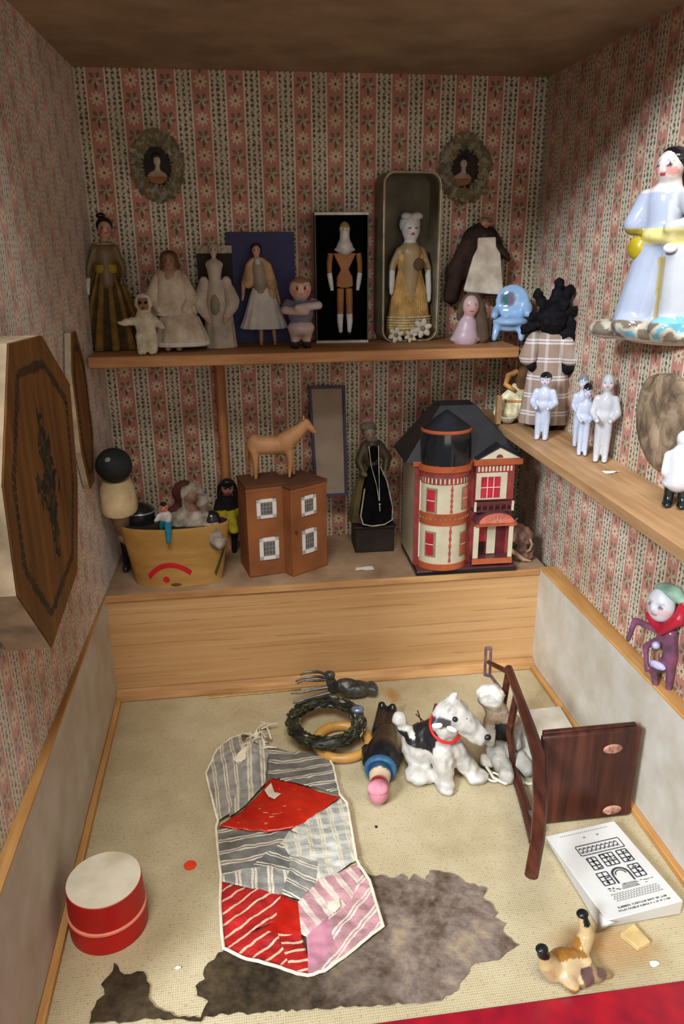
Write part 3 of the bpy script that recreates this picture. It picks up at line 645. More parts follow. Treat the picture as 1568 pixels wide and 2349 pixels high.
# corn-straw doll hanging off the shelf end
b = ony(1172, 925, .925); q1 = ony(1172, 768, .925); H = q1.z-b.z
t = thing('corn_husk_doll', 'straw doll with a wide raffia skirt, slumped at the right end of the upper shelf', 'doll', (.352, .918, ZR+.004), -.2)
RAF = pm('raffia', (226, 204, 164), .9, .3, 90, .15, .6, c2=(150, 108, 58)); ROPE = pm('dark_raffia', (176, 128, 70), .9, .3, 90, .15, .5)
mb = MB(K(H)); mb.lathe([(.30, .0), (.33, .06), (.3, .2), (.22, .34), (.12, .44), (.08, .5)], 80, (-.02, 0, 0), 1, .6, (30, .12, lambda z: 1)); mb.build('raffia_skirt', RAF, t, smooth=60)
sculpt('body', [('c', (0, 0, .44), .09, (.03, 0, .7), .08), ('e', (0, -.02, .92), (.1, .09, .09)), ('c', (.02, 0, .78), .05, (0, 0, .86), .05)], pm('husk_brown', (92, 64, 38), .9, .3, 60), t, H, .02)
mb = MB(K(H)); rnd = random.Random(3)
for i in range(26):
    a = rnd.random()*2*PI; r0 = .1; p0 = Vector((r0*cos(a), r0*sin(a)*.8-.02, .95+.04*rnd.random())); p1 = p0+Vector((.1*cos(a)+rnd.uniform(-.05, .05), .05*sin(a), rnd.uniform(-.1, .06))); p2 = p1+Vector((rnd.uniform(-.06, .06), -.02, -.14*rnd.random()-.03))
    mb.tube([p0, p1, p2], [.014, .012, .006], 5)
mb.build('straw_hair', ROPE, t)
mb = MB(K(H))
for s in (-1, 1): mb.tube([(s*.06, 0, .68), (s*.19, -.05, .62), (s*.23, -.1, .5), (s*.1, -.15, .42)], [.04, .045, .04, .03], 8)
mb.torus((-.02, -.12, .27), .2, .018, 30, 6, 1, .3); mb.build('braided_arms', ROPE, t)
# small pale dish
b, h, k = where(1163, 966, 935, ZR, .912); b.x = .3375
t = thing('shell_dish', 'small pale oval dish at the far end of the side shelf', 'dish', (b.x, .905, ZR+.0003)); t.location.x = .332
MB().lathe([(.004, 0), (.008, .001), (.0135, .006), (.0145, .009), (.0135, .009), (.008, .0035), (.001, .0025)], 30, sx=.8, sy=1.15).build('dish_bowl', pm('dish_glaze', (186, 176, 152), .35, .12, 60, .5), t)
MB().torus((0, 0, .009), .0142, .0008, 40, 6, .8, 1.15).build('rim', pm('dish_rim', (206, 200, 184), .3), t)
# chip of white paper
def chip(cx, cy, z, r, label, seed, name='paper_scrap', ar=.45, mat=None):
    q = onz(cx, cy, z); rnd = random.Random(seed); n = 11
    P = [(q.x+r*(1+rnd.uniform(-.3, .3))*cos(2*PI*i/n), q.y+r*ar*(1+rnd.uniform(-.35, .35))*sin(2*PI*i/n), z+.0003+abs(rnd.gauss(0, .0005))) for i in range(n)]
    mb = MB(); mb.prism(P, (0, 0, .0006)); return tag(mb.build(name, mat or pm('paper_scrap', (226, 222, 216), .8, .04), None), label, 'paper')
chip(1400, 1085, ZR, .007, 'torn white scrap of paper lying on the side shelf', 2)
# mottled stone slab on the wall
q = [onx(a, c, .3805) for a, c in [(1500, 862), (1560, 862), (1600, 930), (1610, 1010), (1580, 1065), (1540, 1082), (1502, 1068), (1478, 1010), (1470, 950), (1482, 890)]]
MS = Mat('mottled_brown', .7, .3); c_ = MS.coord(); n1 = MS.noise(c_, 34, 5, .6, .6)
MS.col(MS.ramp(n1, [(.3, (62, 52, 44)), (.46, (122, 102, 80)), (.55, (156, 134, 108)), (.7, (108, 94, 80))])); MS.bump(n1, .5, .004)
cc = sum(q, Vector())/len(q)
t = thing('stone_plaque', 'mottled brown and grey oval plaque leaning at the right wall, past the three china dolls', 'plaque', cc)
rings = [(1, 0), (1, -.0035), (.93, -.0075), (.75, -.0095), (.4, -.0102)]
mb = MB(); n = len(q)*4; pts = []
L_ = [p-cc for p in q]
def loop(i):
    f = i/4; a = int(f) % len(L_); u = f-int(f); p0, p1, p2, p3 = (L_[(a+d) % len(L_)] for d in (-1, 0, 1, 2))
    return .5*((2*p1)+(p2-p0)*u+(2*p0-5*p1+4*p2-p3)*u*u+(3*p1-p0-3*p2+p3)*u**3)
vs = []
for s_, dx in rings:
    for i in range(n): p = loop(i); w_ = mnoise.noise(p*60+Vector((0, 0, s_*3)))*.0015; vs.append((dx+(w_ if s_ < 1 else 0), p.y*s_, p.z*s_))
mb.add(vs, [(j*n+i, j*n+(i+1) % n, (j+1)*n+(i+1) % n, (j+1)*n+i) for j in range(len(rings)-1) for i in range(n)]+[[i for i in range(n)], [(len(rings)-1)*n+i for i in range(n)]])
mb.build('slab', MS.m, t, smooth=60)
MB().ell((-.006, .002, -.012), (.007, .012, .016)).build('centre_boss', MS.m, t)
# white figure with black boots, cut by the frame
b, h, k = where(1562, 1172, 985, ZR, .575)
t = thing('booted_figure', 'white china figure in a long coat with black boots on the side shelf', 'figurine', (.3655, b.y, ZR), -.6)
sculpt('body', [('e', (0, 0, .88), (.09, .09, .11)), ('c', (0, 0, .75), .07, (0, 0, .68), .13), ('c', (0, 0, .66), .14, (0, 0, .35), .17), ('e', (0, 0, .3), (.2, .16, .07)), ('c', (-.15, 0, .66), .055, (-.17, -.05, .44), .05), ('c', (.15, 0, .66), .055, (.17, -.05, .44), .05)], GLAZE, t, h, .025, lambda p: (204, 203, 206))
for s in (-1, 1): sculpt('boot', [('c', (s*.08, 0, .3), .07, (s*.085, 0, .06), .065), ('e', (s*.085, -.06, .045), (.07, .14, .045))], pm('boot_glaze', (20, 26, 26), .2, .1, 40, .6), t, h, .025)
# china couple on an oval base, hung on the right wall
XW = .372
qb, qt = onx(1500, 783, XW), onx(1500, 348, XW); H = qt.z-qb.z
t = thing('china_couple', 'large china black-haired figure in pale blue and yellow on the right wall', 'figurine', (XW-.002, qb.y-.004, qb.z), -1.05)
def ccol(p):
    if p.z < .12:
        n_ = mnoise.noise(p*13)
        if n_ > .28 and p.z > .03: return (92, 156, 172)
        return (180, 170, 150) if n_ > -.05 or p.z < .02 else (112, 102, 88)
    if p.z > .78: return fpc(p)
    if .52 < p.z < .6 and p.x < .3: return (216, 204, 130) if p.x > -.1 else (150, 134, 40)
    if abs(p.x-.03) < .025 and p.z < .46 and p.y < 0: return (172, 154, 96)
    if p.x > .02 and .12 < p.z < .15: return (120, 180, 206)
    return (164, 172, 190) if p.x < .03 else (184, 186, 190)
fpc = facepaint((-.02, -.03, .9), .085, (214, 204, 196), cheek=(214, 150, 140), eye=(60, 50, 50))
sculpt('body', [('e', (-.02, -.03, .9), (.072, .075, .085)), ('c', (0, 0, .83), .04, (0, 0, .77), .05), ('c', (-.04, 0, .74), .1, (-.02, 0, .58), .1), ('e', (.02, -.03, .56), (.15, .11, .055)), ('c', (-.13, -.02, .74), .065, (-.17, -.06, .62), .06),
    ('c', (.1, 0, .75), .065, (.2, -.06, .62), .05), ('c', (.2, -.06, .62), .045, (.08, -.13, .6), .035), ('c', (-.06, 0, .5), .1, (-.13, .0, .12), .13), ('c', (.09, 0, .5), .1, (.12, 0, .12), .11), ('c', (.16, .02, .42), .1, (.24, .02, .12), .1),
    ('e', (.02, 0, .055), (.34, .15, .07)), ('e', (-.3, 0, .05), (.12, .12, .06)), ('e', (.3, 0, .05), (.12, .11, .065)), ('e', (-.12, -.1, .09), (.1, .07, .06)), ('e', (.1, -.1, .09), (.09, .08, .06))], GLAZE, t, H, .013, ccol, 4)
MB(K(H)).ell((-.005, .01, .945), (.082, .082, .055), Matrix.Rotation(.35, 3, 'Y')).build('painted_hair', pm('glazed_hair', (22, 20, 24), .15), t)
MB(K(H)).ell((-.13, -.075, .50), (.055, .035, .06)).build('yellow_purse', pm('olive_glaze', (166, 146, 30), .2, .15, 60, .6), t)
MB(K(H)).ell((.09, -.12, .5), (.035, .03, .025)).build('white_rose', pm('white_glaze', (240, 238, 250), .12, .05, 40, .6), t)
MB(K(H)).ell((.09, .01, .87), (.035, .03, .035)).build('red_bow', pm('maroon_glaze', (110, 40, 52), .25), t)
# jester
XJ = .3755
q = onx(1536, 1396, XJ); kk = (onx(1546, 1396, XJ)-onx(1536, 1396, XJ)).length/10
t = thing('jester_ornament', 'dangling jester with white face, red scarf and thin purple limbs on the right wall', 'ornament', (XJ-.003, q.y, q.z), -PI/2+.45)
k1 = .037
PUR = pm('purple_satin', (112, 62, 86), .3, .3, 60, .5, .2, c2=(70, 54, 62)); 
fp = facepaint((-.1, -.1, .1), .42, (214, 212, 214), cheek=(216, 186, 186), lip=(200, 130, 130), eye=(120, 110, 110))
sculpt('face', [('e', (-.1, -.1, .1), (.36, .3, .46)), ('e', (-.12, -.4, .06), (.05, .08, .08))], BISQ, t, k1, .05, fp)
sculpt('cap', [('e', (-.05, .02, .42), (.36, .28, .22)), ('c', (.1, .05, .45), .2, (.5, .0, .3), .1)], pm('green_cap', (132, 160, 136), .6, .2, 60), t, k1, .05)
sculpt('red_scarf', [('c', (-.42, -.1, -.3), .09, (.05, -.2, -.52), .13), ('c', (.05, -.2, -.52), .13, (.38, -.05, -.1), .17), ('c', (.38, 0, -.1), .17, (.42, 0, .3), .13)], pm('red_satin', (168, 28, 48), .35, .2, 60, .5), t, k1, .05)
sculpt('body', [('c', (.2, 0, -.6), .17, (.28, 0, -1.2), .2), ('c', (.1, -.05, -.62), .1, (-.75, -.1, -.6), .085), ('c', (-.75, -.1, -.6), .085, (-.85, -.12, -1.2), .07), ('c', (.0, -.08, -.8), .1, (-.35, -.12, -1.15), .085), ('c', (-.35, -.12, -1.15), .08, (-.2, -.15, -1.75), .07),
    ('c', (.25, -.02, -1.2), .14, (.0, -.15, -1.7), .1), ('c', (.0, -.15, -1.7), .1, (.15, -.1, -2.4), .08), ('c', (.32, 0, -1.2), .13, (.4, -.05, -2.3), .08)], PUR, t, k1, .045)
MB(K(k1)).ell((.1, -.2, -1.45), (.22, .1, .1)).ell((-.02, -.2, -.95), (.1, .1, .1)).build('sequin_trim', pm('lilac_foil', (176, 172, 220), .25, .2, 90, .6), t)

# ------------------------------------------------------------------ left wall plaques
def plaque(label, P, x0, th, inner, name, art):
    cc = sum((Vector((0, a, c)) for a, c in P), Vector())/len(P)
    t = thing(name, label, 'plaque', (x0, cc.y, cc.z))
    L_ = [(a-cc.y, c-cc.z) for a, c in P]
    GO = wood('gold_wood'+name, (88, 56, 22), (132, 88, 38), 'z', .8, .55); SD = pm('plaque_side', (168, 150, 124), .8, .2, 30)
    n = len(L_); mb = MB(); mb.add([(0, a, c) for a, c in L_]+[(th, a, c) for a, c in L_], [(i, (i+1) % n, n+(i+1) % n, n+i) for i in range(n)]+[list(range(n))]); mb.build('case', SD, t, 0, 20)
    MB().prism([(th, a, c) for a, c in L_], (.0012, 0, 0)).build('face_board', GO, t, .0006)
    xf = th+.0013; mb = MB(); I = [(a*inner, c*inner) for a, c in L_]; rnd = random.Random(4)
    for i in range(n):
        a, c = Vector((0, *I[i])), Vector((0, *I[(i+1) % n])); d = c-a; m_ = max(3, int(d.length/.006)); nn = Vector((0, -d.z, d.y)).normalized()
        for j in range(m_):
            p = a+d*(j+.5)/m_; w1 = d/m_*.42; w2 = nn*.0042*rnd.uniform(.7, 1.2)
            mb.add([p-w1-w2+Vector((xf, 0, 0)), p+w1-w2*.6+Vector((xf, 0, 0)), p+w1+w2+Vector((xf, 0, 0)), p-w1+w2*.8+Vector((xf, 0, 0))], [(0, 1, 2, 3)])
    mb.build('border_band', pm('border_ink', (56, 42, 26), .8, .3, 90), t)
    if art:
        mb = MB(); rnd = random.Random(9)
        for i in range(120):
            z = rnd.gauss(0, .022); y = rnd.gauss(0, .0145)*(1-min(.8, abs(z)/.06)); l = rnd.uniform(.004, .009); a = rnd.uniform(0, PI); mb.cur = rnd.randrange(2)
            p = Vector((xf+.0002*rnd.random(), y, z-.004)); u = Vector((0, cos(a), sin(a)))*l; w_ = Vector((0, -sin(a), cos(a)))*l*.4
            mb.add([p-u, p+w_, p+u, p-w_], [(0, 1, 2, 3)])
        for i in range(9):
            y = rnd.uniform(-.012, .012); mb.cur = 0; z0 = rnd.choice((-1, 1))*.02; z1 = z0*rnd.uniform(2, 3.2); mb.add([(xf, y*.4, z0), (xf, y*.4+.0012, z0), (xf, y+.0006, z1), (xf, y, z1)], [(0, 1, 2, 3)])
        mb.build('painted_flowers', [pm('ink_dark', (36, 30, 24), .8, .3, 90), pm('ink_green', (58, 54, 34), .8, .3, 90)], t)
    return t
plaque('large octagonal golden wood plaque with dark painted border and flowers on the wall', [(.511, .4705), (.598, .466), (.6736, .417), (.657, .337), (.613, .2705), (.507, .2574), (.4505, .325), (.4565, .395)], -.1705, .0295, .80, 'octagonal_plaque', True)
plaque('thin narrow plaque on the left wall, between the octagonal plaque and the corner', [(.80, .446), (.822, .446), (.848, .41), (.848, .33), (.825, .285), (.80, .285), (.78, .33), (.78, .41)], -.1655, .006, .8, 'narrow_plaque', False)
# ------------------------------------------------------------------ things on the ledge
# old bearded doll with a black ball hat, leaning in the left corner
L0 = Vector((-.1435, .918, ZL))
t = thing('black_capped_doll', 'doll in a black ball cap and cream collar, leaning in the left corner', 'doll', L0)
def lp(px_, py, y, x=None):
    q = ony(px_, py, y); return Vector((q.x if x is None else x, y, q.z))-L0
c_ = lp(240, 1068, .864); c_.x = max(c_.x, -.1425-L0.x); rc = .0205
sculpt('cap', [('e', c_, (rc, rc, rc*.98)), ('e', c_+Vector((0, -.004, .0008)), (rc*1.0, rc*.92, rc*.9))], pm('cap_black', (32, 34, 34), .7, .3, 40, .3), t, 1, .0022)
MB().ell(c_+Vector((-.003, -.0172, .0098)), (.004, .0028, .0042)).build('cap_button', pm('cap_button', (150, 146, 110), .6), t)
j_ = lp(252, 1180, .878, -.1435); l_ = lp(262, 1230, .888, -.1425)
ax_ = (c_-j_).normalized(); Mx = ax_.to_track_quat('Z', 'Y').to_matrix().to_4x4(); Mx.translation = j_
D_ = (c_-j_).length
MB(Mx).lathe([(.0135, .004), (.0205, .006), (.0215, .010), (.0195, D_*.55), (.015, D_*.75)], 36).build('cream_collar', pm('cream_felt', (206, 184, 142), .9, .12, 40, .1, .4), t, smooth=60)
sculpt('body', [('c', j_+ax_*.006, .0135, l_, .0095), ('c', j_, .0125, j_-ax_*.006, .012), ('c', l_, .0095, l_+Vector((.004, .008, -.012)), .007), ('e', j_+Vector((.003, -.010, 0)), (.005, .004, .005))],
    vm('skin_felt', .9, .1, .2, 40, .4), t, 1, .0022, lambda p: (168, 132, 108) if p.z > l_.z+.004 else (186, 158, 124))
for s in (-1, 1):
    l = sculpt('leg', [('c', l_+Vector((s*.004+.002, .007, -.008)), .0062, (s*.0055, .006, .010), .0052)], pm('dark_trouser', (30, 26, 24), .9), t, 1, .002)
    sculpt('shoe', [('e', (s*.006, -.003, .0055), (.0052, .011, .005))], pm('shoe_leather', (34, 34, 38), .3, .3, 40, .6), l, 1, .0016)
# painted tub
b, h, k = where(412, 1356, 1200, ZL, .862); TX, TY = b.x, .8775
t = thing('painted_tub', 'yellow-tan oval wooden tub with a painted red arc and dot on its front', 'tub', (TX, TY, ZL))
R1, R0 = 121*k*1.03, 97*k*1.03; Ht = .0755; SY = .36/ .55*.62
TUBM = wood('tub_wood', (156, 114, 56), (190, 148, 84), 'x', .5, .6)
def tubr(z): return R0+(R1-R0)*(z/Ht)
MB().lathe([(R0, 0), (tubr(.02), .02), (tubr(.05), .05), (R1, Ht), (R1*.965, Ht), (R0*.96, .004), (.002, .004)], 72, sy=SY).build('bucket_wall', TUBM, t, smooth=50)
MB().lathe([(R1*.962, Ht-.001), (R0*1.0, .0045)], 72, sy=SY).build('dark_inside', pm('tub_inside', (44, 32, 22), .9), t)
def on_tub(a, z, out=.0004): r = tubr(z)+out; return Vector((r*cos(a), r*sin(a)*SY, z))
def band(a0, a1, zf, w, n=24):
    mb = MB(); vs = []
    for i in range(n+1):
        a = a0+(a1-a0)*i/n; z = zf(i/n); dz = (zf(min(1, i/n+.01))-zf(max(0, i/n-.01))); da = (a1-a0)*.02*R1; nn = Vector((-dz, da)).normalized()*w/2
        for s in (-1, 1): vs.append(on_tub(a+s*nn.x/R1, z+s*nn.y))
    mb.add(vs, [(2*i, 2*i+1, 2*i+3, 2*i+2) for i in range(n)]); return mb
REDP = pm('tub_red', (186, 26, 32), .6, .1, 60)
band(-2.25, -1.28, lambda u: .008+.0215*math.sin(PI*(.08+.78*u)), .0066).build('red_arc', REDP, t)
mb = MB(); c0 = (-1.83, .0105); mb.add([on_tub(c0[0]+.0042/R1*cos(2*PI*i/20)*1.15, c0[1]+.0042*sin(2*PI*i/20)) for i in range(20)], [list(range(20))]); mb.build('red_dot', REDP, t)
band(-.62, -.30, lambda u: .01+.036*u, .008).build('green_stroke', pm('tub_green', (70, 76, 36), .6), t)
mb = MB(); mb.add([on_tub(-1.62+.008/R1*cos(2*PI*i/20), .0032+.0022*sin(2*PI*i/20), .0006) for i in range(20)], [list(range(20))]); mb.build('brown_spot', pm('tub_brown', (104, 78, 30), .7), t)
# things in the tub
zt = ZL+.0045
def at(cx, cy, Y): q = ony(cx, cy, Y); return q
q = at(318, 1172, .888)
t = thing('black_pot', 'small black lidded pot showing its round top over the left side of the tub', 'pot', (q.x+.002, .886, zt))
MB().lathe([(.006, 0), (.012, .02), (.0155, .06), (.017, q.z-zt-.004), (.0175, q.z-zt), (.013, q.z-zt+.006), (.004, q.z-zt+.011), (.001, q.z-zt+.0115)], 30).build('pot_body', pm('black_lacquer', (26, 28, 30), .2, .2, 30, .6), t)
MB().torus((0, 0, q.z-zt+.001), .0175, .0011, 36, 6).build('rim', pm('pewter_rim', (130, 142, 150), .3, .2, 60, .6, 0, .5), t)
q0, q1 = at(380, 1250, .842), at(378, 1146, .857)
t = thing('small_boy_doll', 'tiny doll in a white top and turquoise trousers hanging a leg over the tub rim', 'doll', (at(378, 1190, .847).x, .8525, q0.z), .1)
H = q1.z-q0.z
fp = facepaint((-.02, -.02, .86), .13, (206, 140, 104), hair=(36, 32, 32), hz=.35)
sculpt('body', [('e', (-.02, -.02, .86), (.11, .11, .13)), ('e', (0, 0, .62), (.16, .12, .15)), ('c', (-.13, -.02, .66), .06, (-.22, -.05, .54), .05), ('c', (.05, -.09, .52), .09, (.04, -.17, .3), .08), ('c', (.04, -.17, .3), .075, (.02, -.17, .05), .055), ('c', (-.06, .02, .5), .08, (-.1, .12, .3), .06)],
    CLOTHV, t, H, .025, lambda p: fp(p) if p.z > .75 else ((206, 200, 196) if p.z > .54 else (44, 140, 164)))
q0, q1 = at(447, 1212, .882), at(444, 1098, .882); H = (q1.z-zt)
t = thing('shaggy_toy', 'shaggy grey-white bearded toy in a dark red hood, sitting up in the tub', 'toy', (q0.x, .880, zt), -.1)
r_ = 46*k/H
sculpt('body', [('e', (0, 0, .8), (r_*.62, r_*.55, .17)), ('e', (.02, -.02, .5), (r_*1.05, r_*.75, .3)), ('e', (0, 0, .2), (r_*.95, r_*.7, .2)), ('c', (r_*.7, -.05, .6), .1, (r_*1.15, -.1, .38), .09), ('c', (-r_*.7, -.05, .6), .1, (-r_*1.1, -.1, .38), .09), ('e', (.12, -.12, .82), (.08, .1, .06))],
    vm('shaggy', .95, .05, .25, 60, .8, 400), t, H, .03, lambda p: (150, 116, 96) if (p-Vector((.02, -.1, .8))).length < .1 else (192, 178, 160), 2, wob=.03, wscale=14)
sculpt('hood', [('e', (-.09, .09, .84), (.13, .09, .13)), ('e', (-.2, .06, .52), (.12, .12, .2))], pm('dark_red_felt', (74, 34, 28), .9, .2, 40), t, H, .03)
q = at(487, 1190, .868)
t = thing('black_ball', 'small black ball at the right inside the rim of the tub', 'ball', (q.x-.001, .870, q.z))
MB().ell((0, 0, 0), .0098).build('ball', pm('black_lacquer', (26, 28, 30), .2), t); MB().torus((0, 0, 0), .0097, .0004, 30, 6).build('ball_seam', BLK, t)
# yellow trousered doll behind the tub
b, h, k = where(526, 1255, 1092, ZL, .962)
t = thing('yellow_trouser_doll', 'black-haired doll with yellow trousers between the tub and the brown house', 'doll', (b.x, .958, ZL), .05)
fp = facepaint((.02, -.04, .86), .09, (176, 128, 100), hair=(24, 22, 22), hz=.3)
sculpt('body', [('e', (.02, -.03, .86), (.08, .08, .09)), ('e', (0, 0, .68), (.11, .08, .1)), ('c', (-.1, 0, .7), .04, (-.14, -.05, .6), .04), ('c', (.1, 0, .7), .04, (.13, 0, .52), .04), ('c', (-.04, -.03, .58), .085, (-.12, -.06, .38), .07), ('c', (.02, -.04, .58), .085, (.07, -.08, .3), .065), ('c', (-.12, -.05, .36), .04, (-.1, -.03, .03), .04), ('c', (.07, -.07, .3), .04, (.06, -.03, .03), .04)],
    CLOTHV, t, h, .018, lambda p: fp(p) if p.z > .78 else ((30, 28, 28) if p.z > .6 or p.z < .3 else (196, 180, 44)))
sculpt('hair', [('e', (.02, .02, .9), (.1, .08, .08)), ('c', (.1, .02, .88), .04, (.12, .02, .72), .04), ('c', (-.07, .02, .88), .04, (-.09, .02, .74), .035)], BLK, t, h, .018)
# brown wooden house split in two halves
BR = pm('brown_house', (142, 88, 52), .7, .12, 20, .2, .1); BRD = pm('brown_house_top', (92, 58, 38), .8, .15, 20)
WF = pm('window_white', (226, 224, 220), .7, .04); PN = pm('pane_print', (96, 94, 90), .6, .2, 200); MU = pm('muntin', (160, 157, 150), .7)
t = thing('wooden_dollhouse', 'plain brown wooden dollhouse in two halves with white lattice windows, the horse on top', 'dollhouse', (.06, .885, ZL))
def half(pl, pr, ytl, ytr, name, wins, yb_l, yb_r, knob=False):
    A = onz(pl, yb_l, ZL); B = onz(pr, yb_r, ZL); top = ony(pl, ytl, A.y).z
    A = A-t.location; B = B-t.location; top -= ZL; u = (B-A); u.z = 0; w_ = u.length; u.normalize(); nrm = Vector((u.y, -u.x, 0)); A.z = 0
    Mx = Matrix((u, -nrm, Vector((0, 0, 1)))).transposed().to_4x4(); Mx.translation = A
    hf = MB(Mx).box2((0, 0, .0003), (w_, .05, top-.004)).build(name, BR, t, .0008)
    MB(Mx).box2((-.0008, -.0008, top-.0038), (w_+.0008, .0508, top)).build('flat_roof', BRD, hf, .0008)
    MB(Mx).box2((-.0005, -.0005, top-.008), (w_+.0005, -.0001, top-.0038)).build('cornice', BR, hf)
    for fx, fz, ww, wh in wins:
        cx, cz = fx*w_, fz*top; wn = MB(Mx)
        for a, b_, c, d in ((-ww, ww, wh*.66, wh), (-ww, ww, -wh, -wh*.66), (-ww, -ww*.6, -wh, wh), (ww*.6, ww, -wh, wh)): wn.box2((cx+a, -.0012, cz+c), (cx+b_, -.0001, cz+d))
        wn = wn.build('window', WF, hf)
        MB(Mx).box2((cx-ww*.7, -.0005, cz-wh*.76), (cx+ww*.7, -.0002, cz+wh*.76)).build('pane', PN, wn)
        mb = MB(Mx)
        for i in (-1, 0, 1): mb.box2((cx+i*ww*.32-.0002, -.0009, cz-wh*.75), (cx+i*ww*.32+.0002, -.0006, cz+wh*.75))
        for i in (-1.5, -.5, .5, 1.5): mb.box2((cx-ww*.7, -.0009, cz+i*wh*.37-.0002), (cx+ww*.7, -.0006, cz+i*wh*.37+.0002))
        mb.build('muntin', MU, wn)
    if knob: MB(Mx).ell((w_*.12, -.001, top*.5), (.0022, .0015, .0022)).build('knob', BRD, hf)
half(573, 662, 1116, 1108, 'left_half', [(.49, .745, .0122, .0122), (.52, .305, .0122, .0145)], 1326, 1313, False)
half(672, 751, 1118, 1100, 'right_half', [(.48, .76, .0112, .0125), (.48, .36, .0112, .0158)], 1324, 1297, True)
# wooden horse
Yh = .9
q0, q1 = ony(650, 1104, Yh), ony(690, 966, Yh); zt = q0.z; H = q1.z-q0.z
hx = lambda px_: (ony(px_, 1040, Yh).x-q0.x)/H; hzf = lambda py: (ony(650, py, Yh).z-zt)/H
def hp(px_, py, y=0): return (hx(px_), y, hzf(py))
topz = ZL+ (ony(573, 1116, onz(573, 1326, ZL).y).z-ZL)
t = thing('wooden_horse', 'carved tan wooden horse standing on top of the brown dollhouse', 'horse', (q0.x, Yh+.004, topz+.0004)); HS = H
sculpt('body', [('c', hp(593, 1030), .155, hp(655, 1034), .15), ('e', hp(586, 1030), (.14, .13, .18)), ('c', hp(655, 1025), .165, hp(686, 1002), .115), ('c', hp(686, 1002), .115, hp(701, 986), .08), ('c', hp(703, 984), .078, hp(720, 1002), .05), ('e', hp(723, 1005), (.046, .046, .042)),
    ('c', hp(582, 1040, -.07), .075, hp(585, 1062, -.08), .05), ('c', hp(585, 1062, -.08), .05, hp(584, 1103, -.08), .032), ('c', hp(574, 1040, .07), .075, hp(578, 1065, .08), .05), ('c', hp(578, 1065, .08), .05, hp(576, 1102, .08), .032),
    ('c', hp(662, 1045, -.06), .07, hp(665, 1068, -.07), .046), ('c', hp(665, 1068, -.07), .046, hp(662, 1103, -.07), .03), ('c', hp(655, 1045, .06), .07, hp(670, 1068, .08), .046), ('c', hp(670, 1068, .08), .046, hp(674, 1102, .08), .03)],
    pm('horse_wood', (186, 138, 92), .5, .12, 40, .35), t, HS, .02)
for s in (-1, 1): MB(K(HS)).tube([hp(697, 975, s*.04), hp(699, 967, s*.05)], [.022, .006], 8).build('ear', pm('horse_wood', (186, 138, 92)), t)
mb = MB(K(HS)); mb.tube([hp(694, 970), hp(686, 985), hp(678, 1000), hp(668, 1008)], [.02, .03, .028, .02], 8); mb.build('mane', pm('mane_dark', (120, 84, 50), .8), t)
mb = MB(K(HS)); mb.tube([hp(577, 1018), hp(568, 1030), hp(566, 1060), hp(567, 1075)], [.03, .028, .03, .012], 8); mb.build('tail', pm('tail_brown', (146, 96, 56), .8), t)
MB(K(HS)).ell(hp(711, 985, -.05), (.012, .008, .012)).build('eye', BLK, t)
# purple edged tray leaning on the wall
A, B = ony(707, 884, .984), ony(793, 1138, .984)
t = thing('box_lid', 'shallow cardboard lid with dark purple edges, leaning upright behind the wooden horse', 'lid', (0, 0, 0))
c4 = [ony(706, 886, .992), ony(790, 884, .992), ony(796, 1136, .968), ony(722, 1140, .968)]
cc = sum(c4, Vector())/4; t.location = cc; u = (c4[1]-c4[0]).normalized(); vv = (c4[3]-c4[0]).normalized(); nn = u.cross(vv).normalized()
if nn.y > 0: nn = -nn
PURP = pm('purple_card', (64, 56, 80), .6, .15, 30); CARD = pm('grey_card', (156, 138, 118), .85, .08, 20)
P = [p-cc for p in c4]
MB().prism([p+nn*-.0 for p in P], nn*.0012).build('card_face', CARD, t)
for i in range(4):
    a, b_ = P[i], P[(i+1) % 4]; inn = -((a+b_)/2).normalized()
    ed = (b_-a).normalized(); inn = ed.cross(nn); inn = inn if inn.dot(-(a+b_)) > 0 else -inn
    MB().prism([a, b_, b_+inn*.0035, a+inn*.0035], nn*.006).build('raised_edge', PURP, t, .0004)
# old lady in black on a plinth
b, h, k = where(860, 1268, 965, ZL, .928)
zp = ony(860, 1205, .93).z-ZL
t = thing('wooden_plinth', 'black painted square wooden plinth carrying the old lady doll', 'plinth', (b.x, .948, ZL), -.03)
PW = 44*k
MB().box2((-PW, -.02, .0003), (PW, .024, zp-.004)).build('plinth_block', pm('plinth_black', (38, 32, 28), .6, .3, 30), t, .0012)
MB().box2((-PW*1.05, -.022, zp-.0038), (PW*1.05, .026, zp)).build('plinth_top', pm('plinth_black', (38, 32, 28)), t, .001)
H = ony(850, 968, .945).z-ZL-zp
t = thing('old_lady_doll', 'old lady doll in a black apron dress with a long chain, standing on the plinth', 'doll', (ony(852, 1150, .945).x, .948, ZL+zp+.0004), .08)
fp = facepaint((-.03, -.03, .89), .065, (150, 132, 116), cheek=(150, 116, 104), eye=(60, 50, 44))
sculpt('body', [('e', (-.03, -.03, .89), (.058, .058, .075)), ('c', (-.02, 0, .84), .03, (0, 0, .8), .035), ('c', (0, 0, .77), .075, (0, 0, .58), .07), ('c', (-.07, 0, .77), .04, (-.135, -.03, .62), .042), ('c', (-.135, -.03, .62), .04, (-.1, -.09, .52), .034), ('e', (-.08, -.1, .5), (.022, .02, .025)),
    ('c', (.07, 0, .77), .045, (.15, -.02, .64), .05), ('c', (.15, -.02, .64), .045, (.11, -.09, .52), .034), ('e', (.09, -.1, .5), (.022, .02, .025))], DOLLV, t, H, .014, lambda p: fp(p) if p.z > .82 else ((128, 100, 76) if p.z < .53 else (70, 60, 42)))
sculpt('bonnet', [('e', (-.035, .0, .95), (.085, .075, .045)), ('e', (-.03, .03, .91), (.065, .05, .07))], pm('grey_bonnet', (104, 96, 82), .9, .2, 60), t, H, .014)
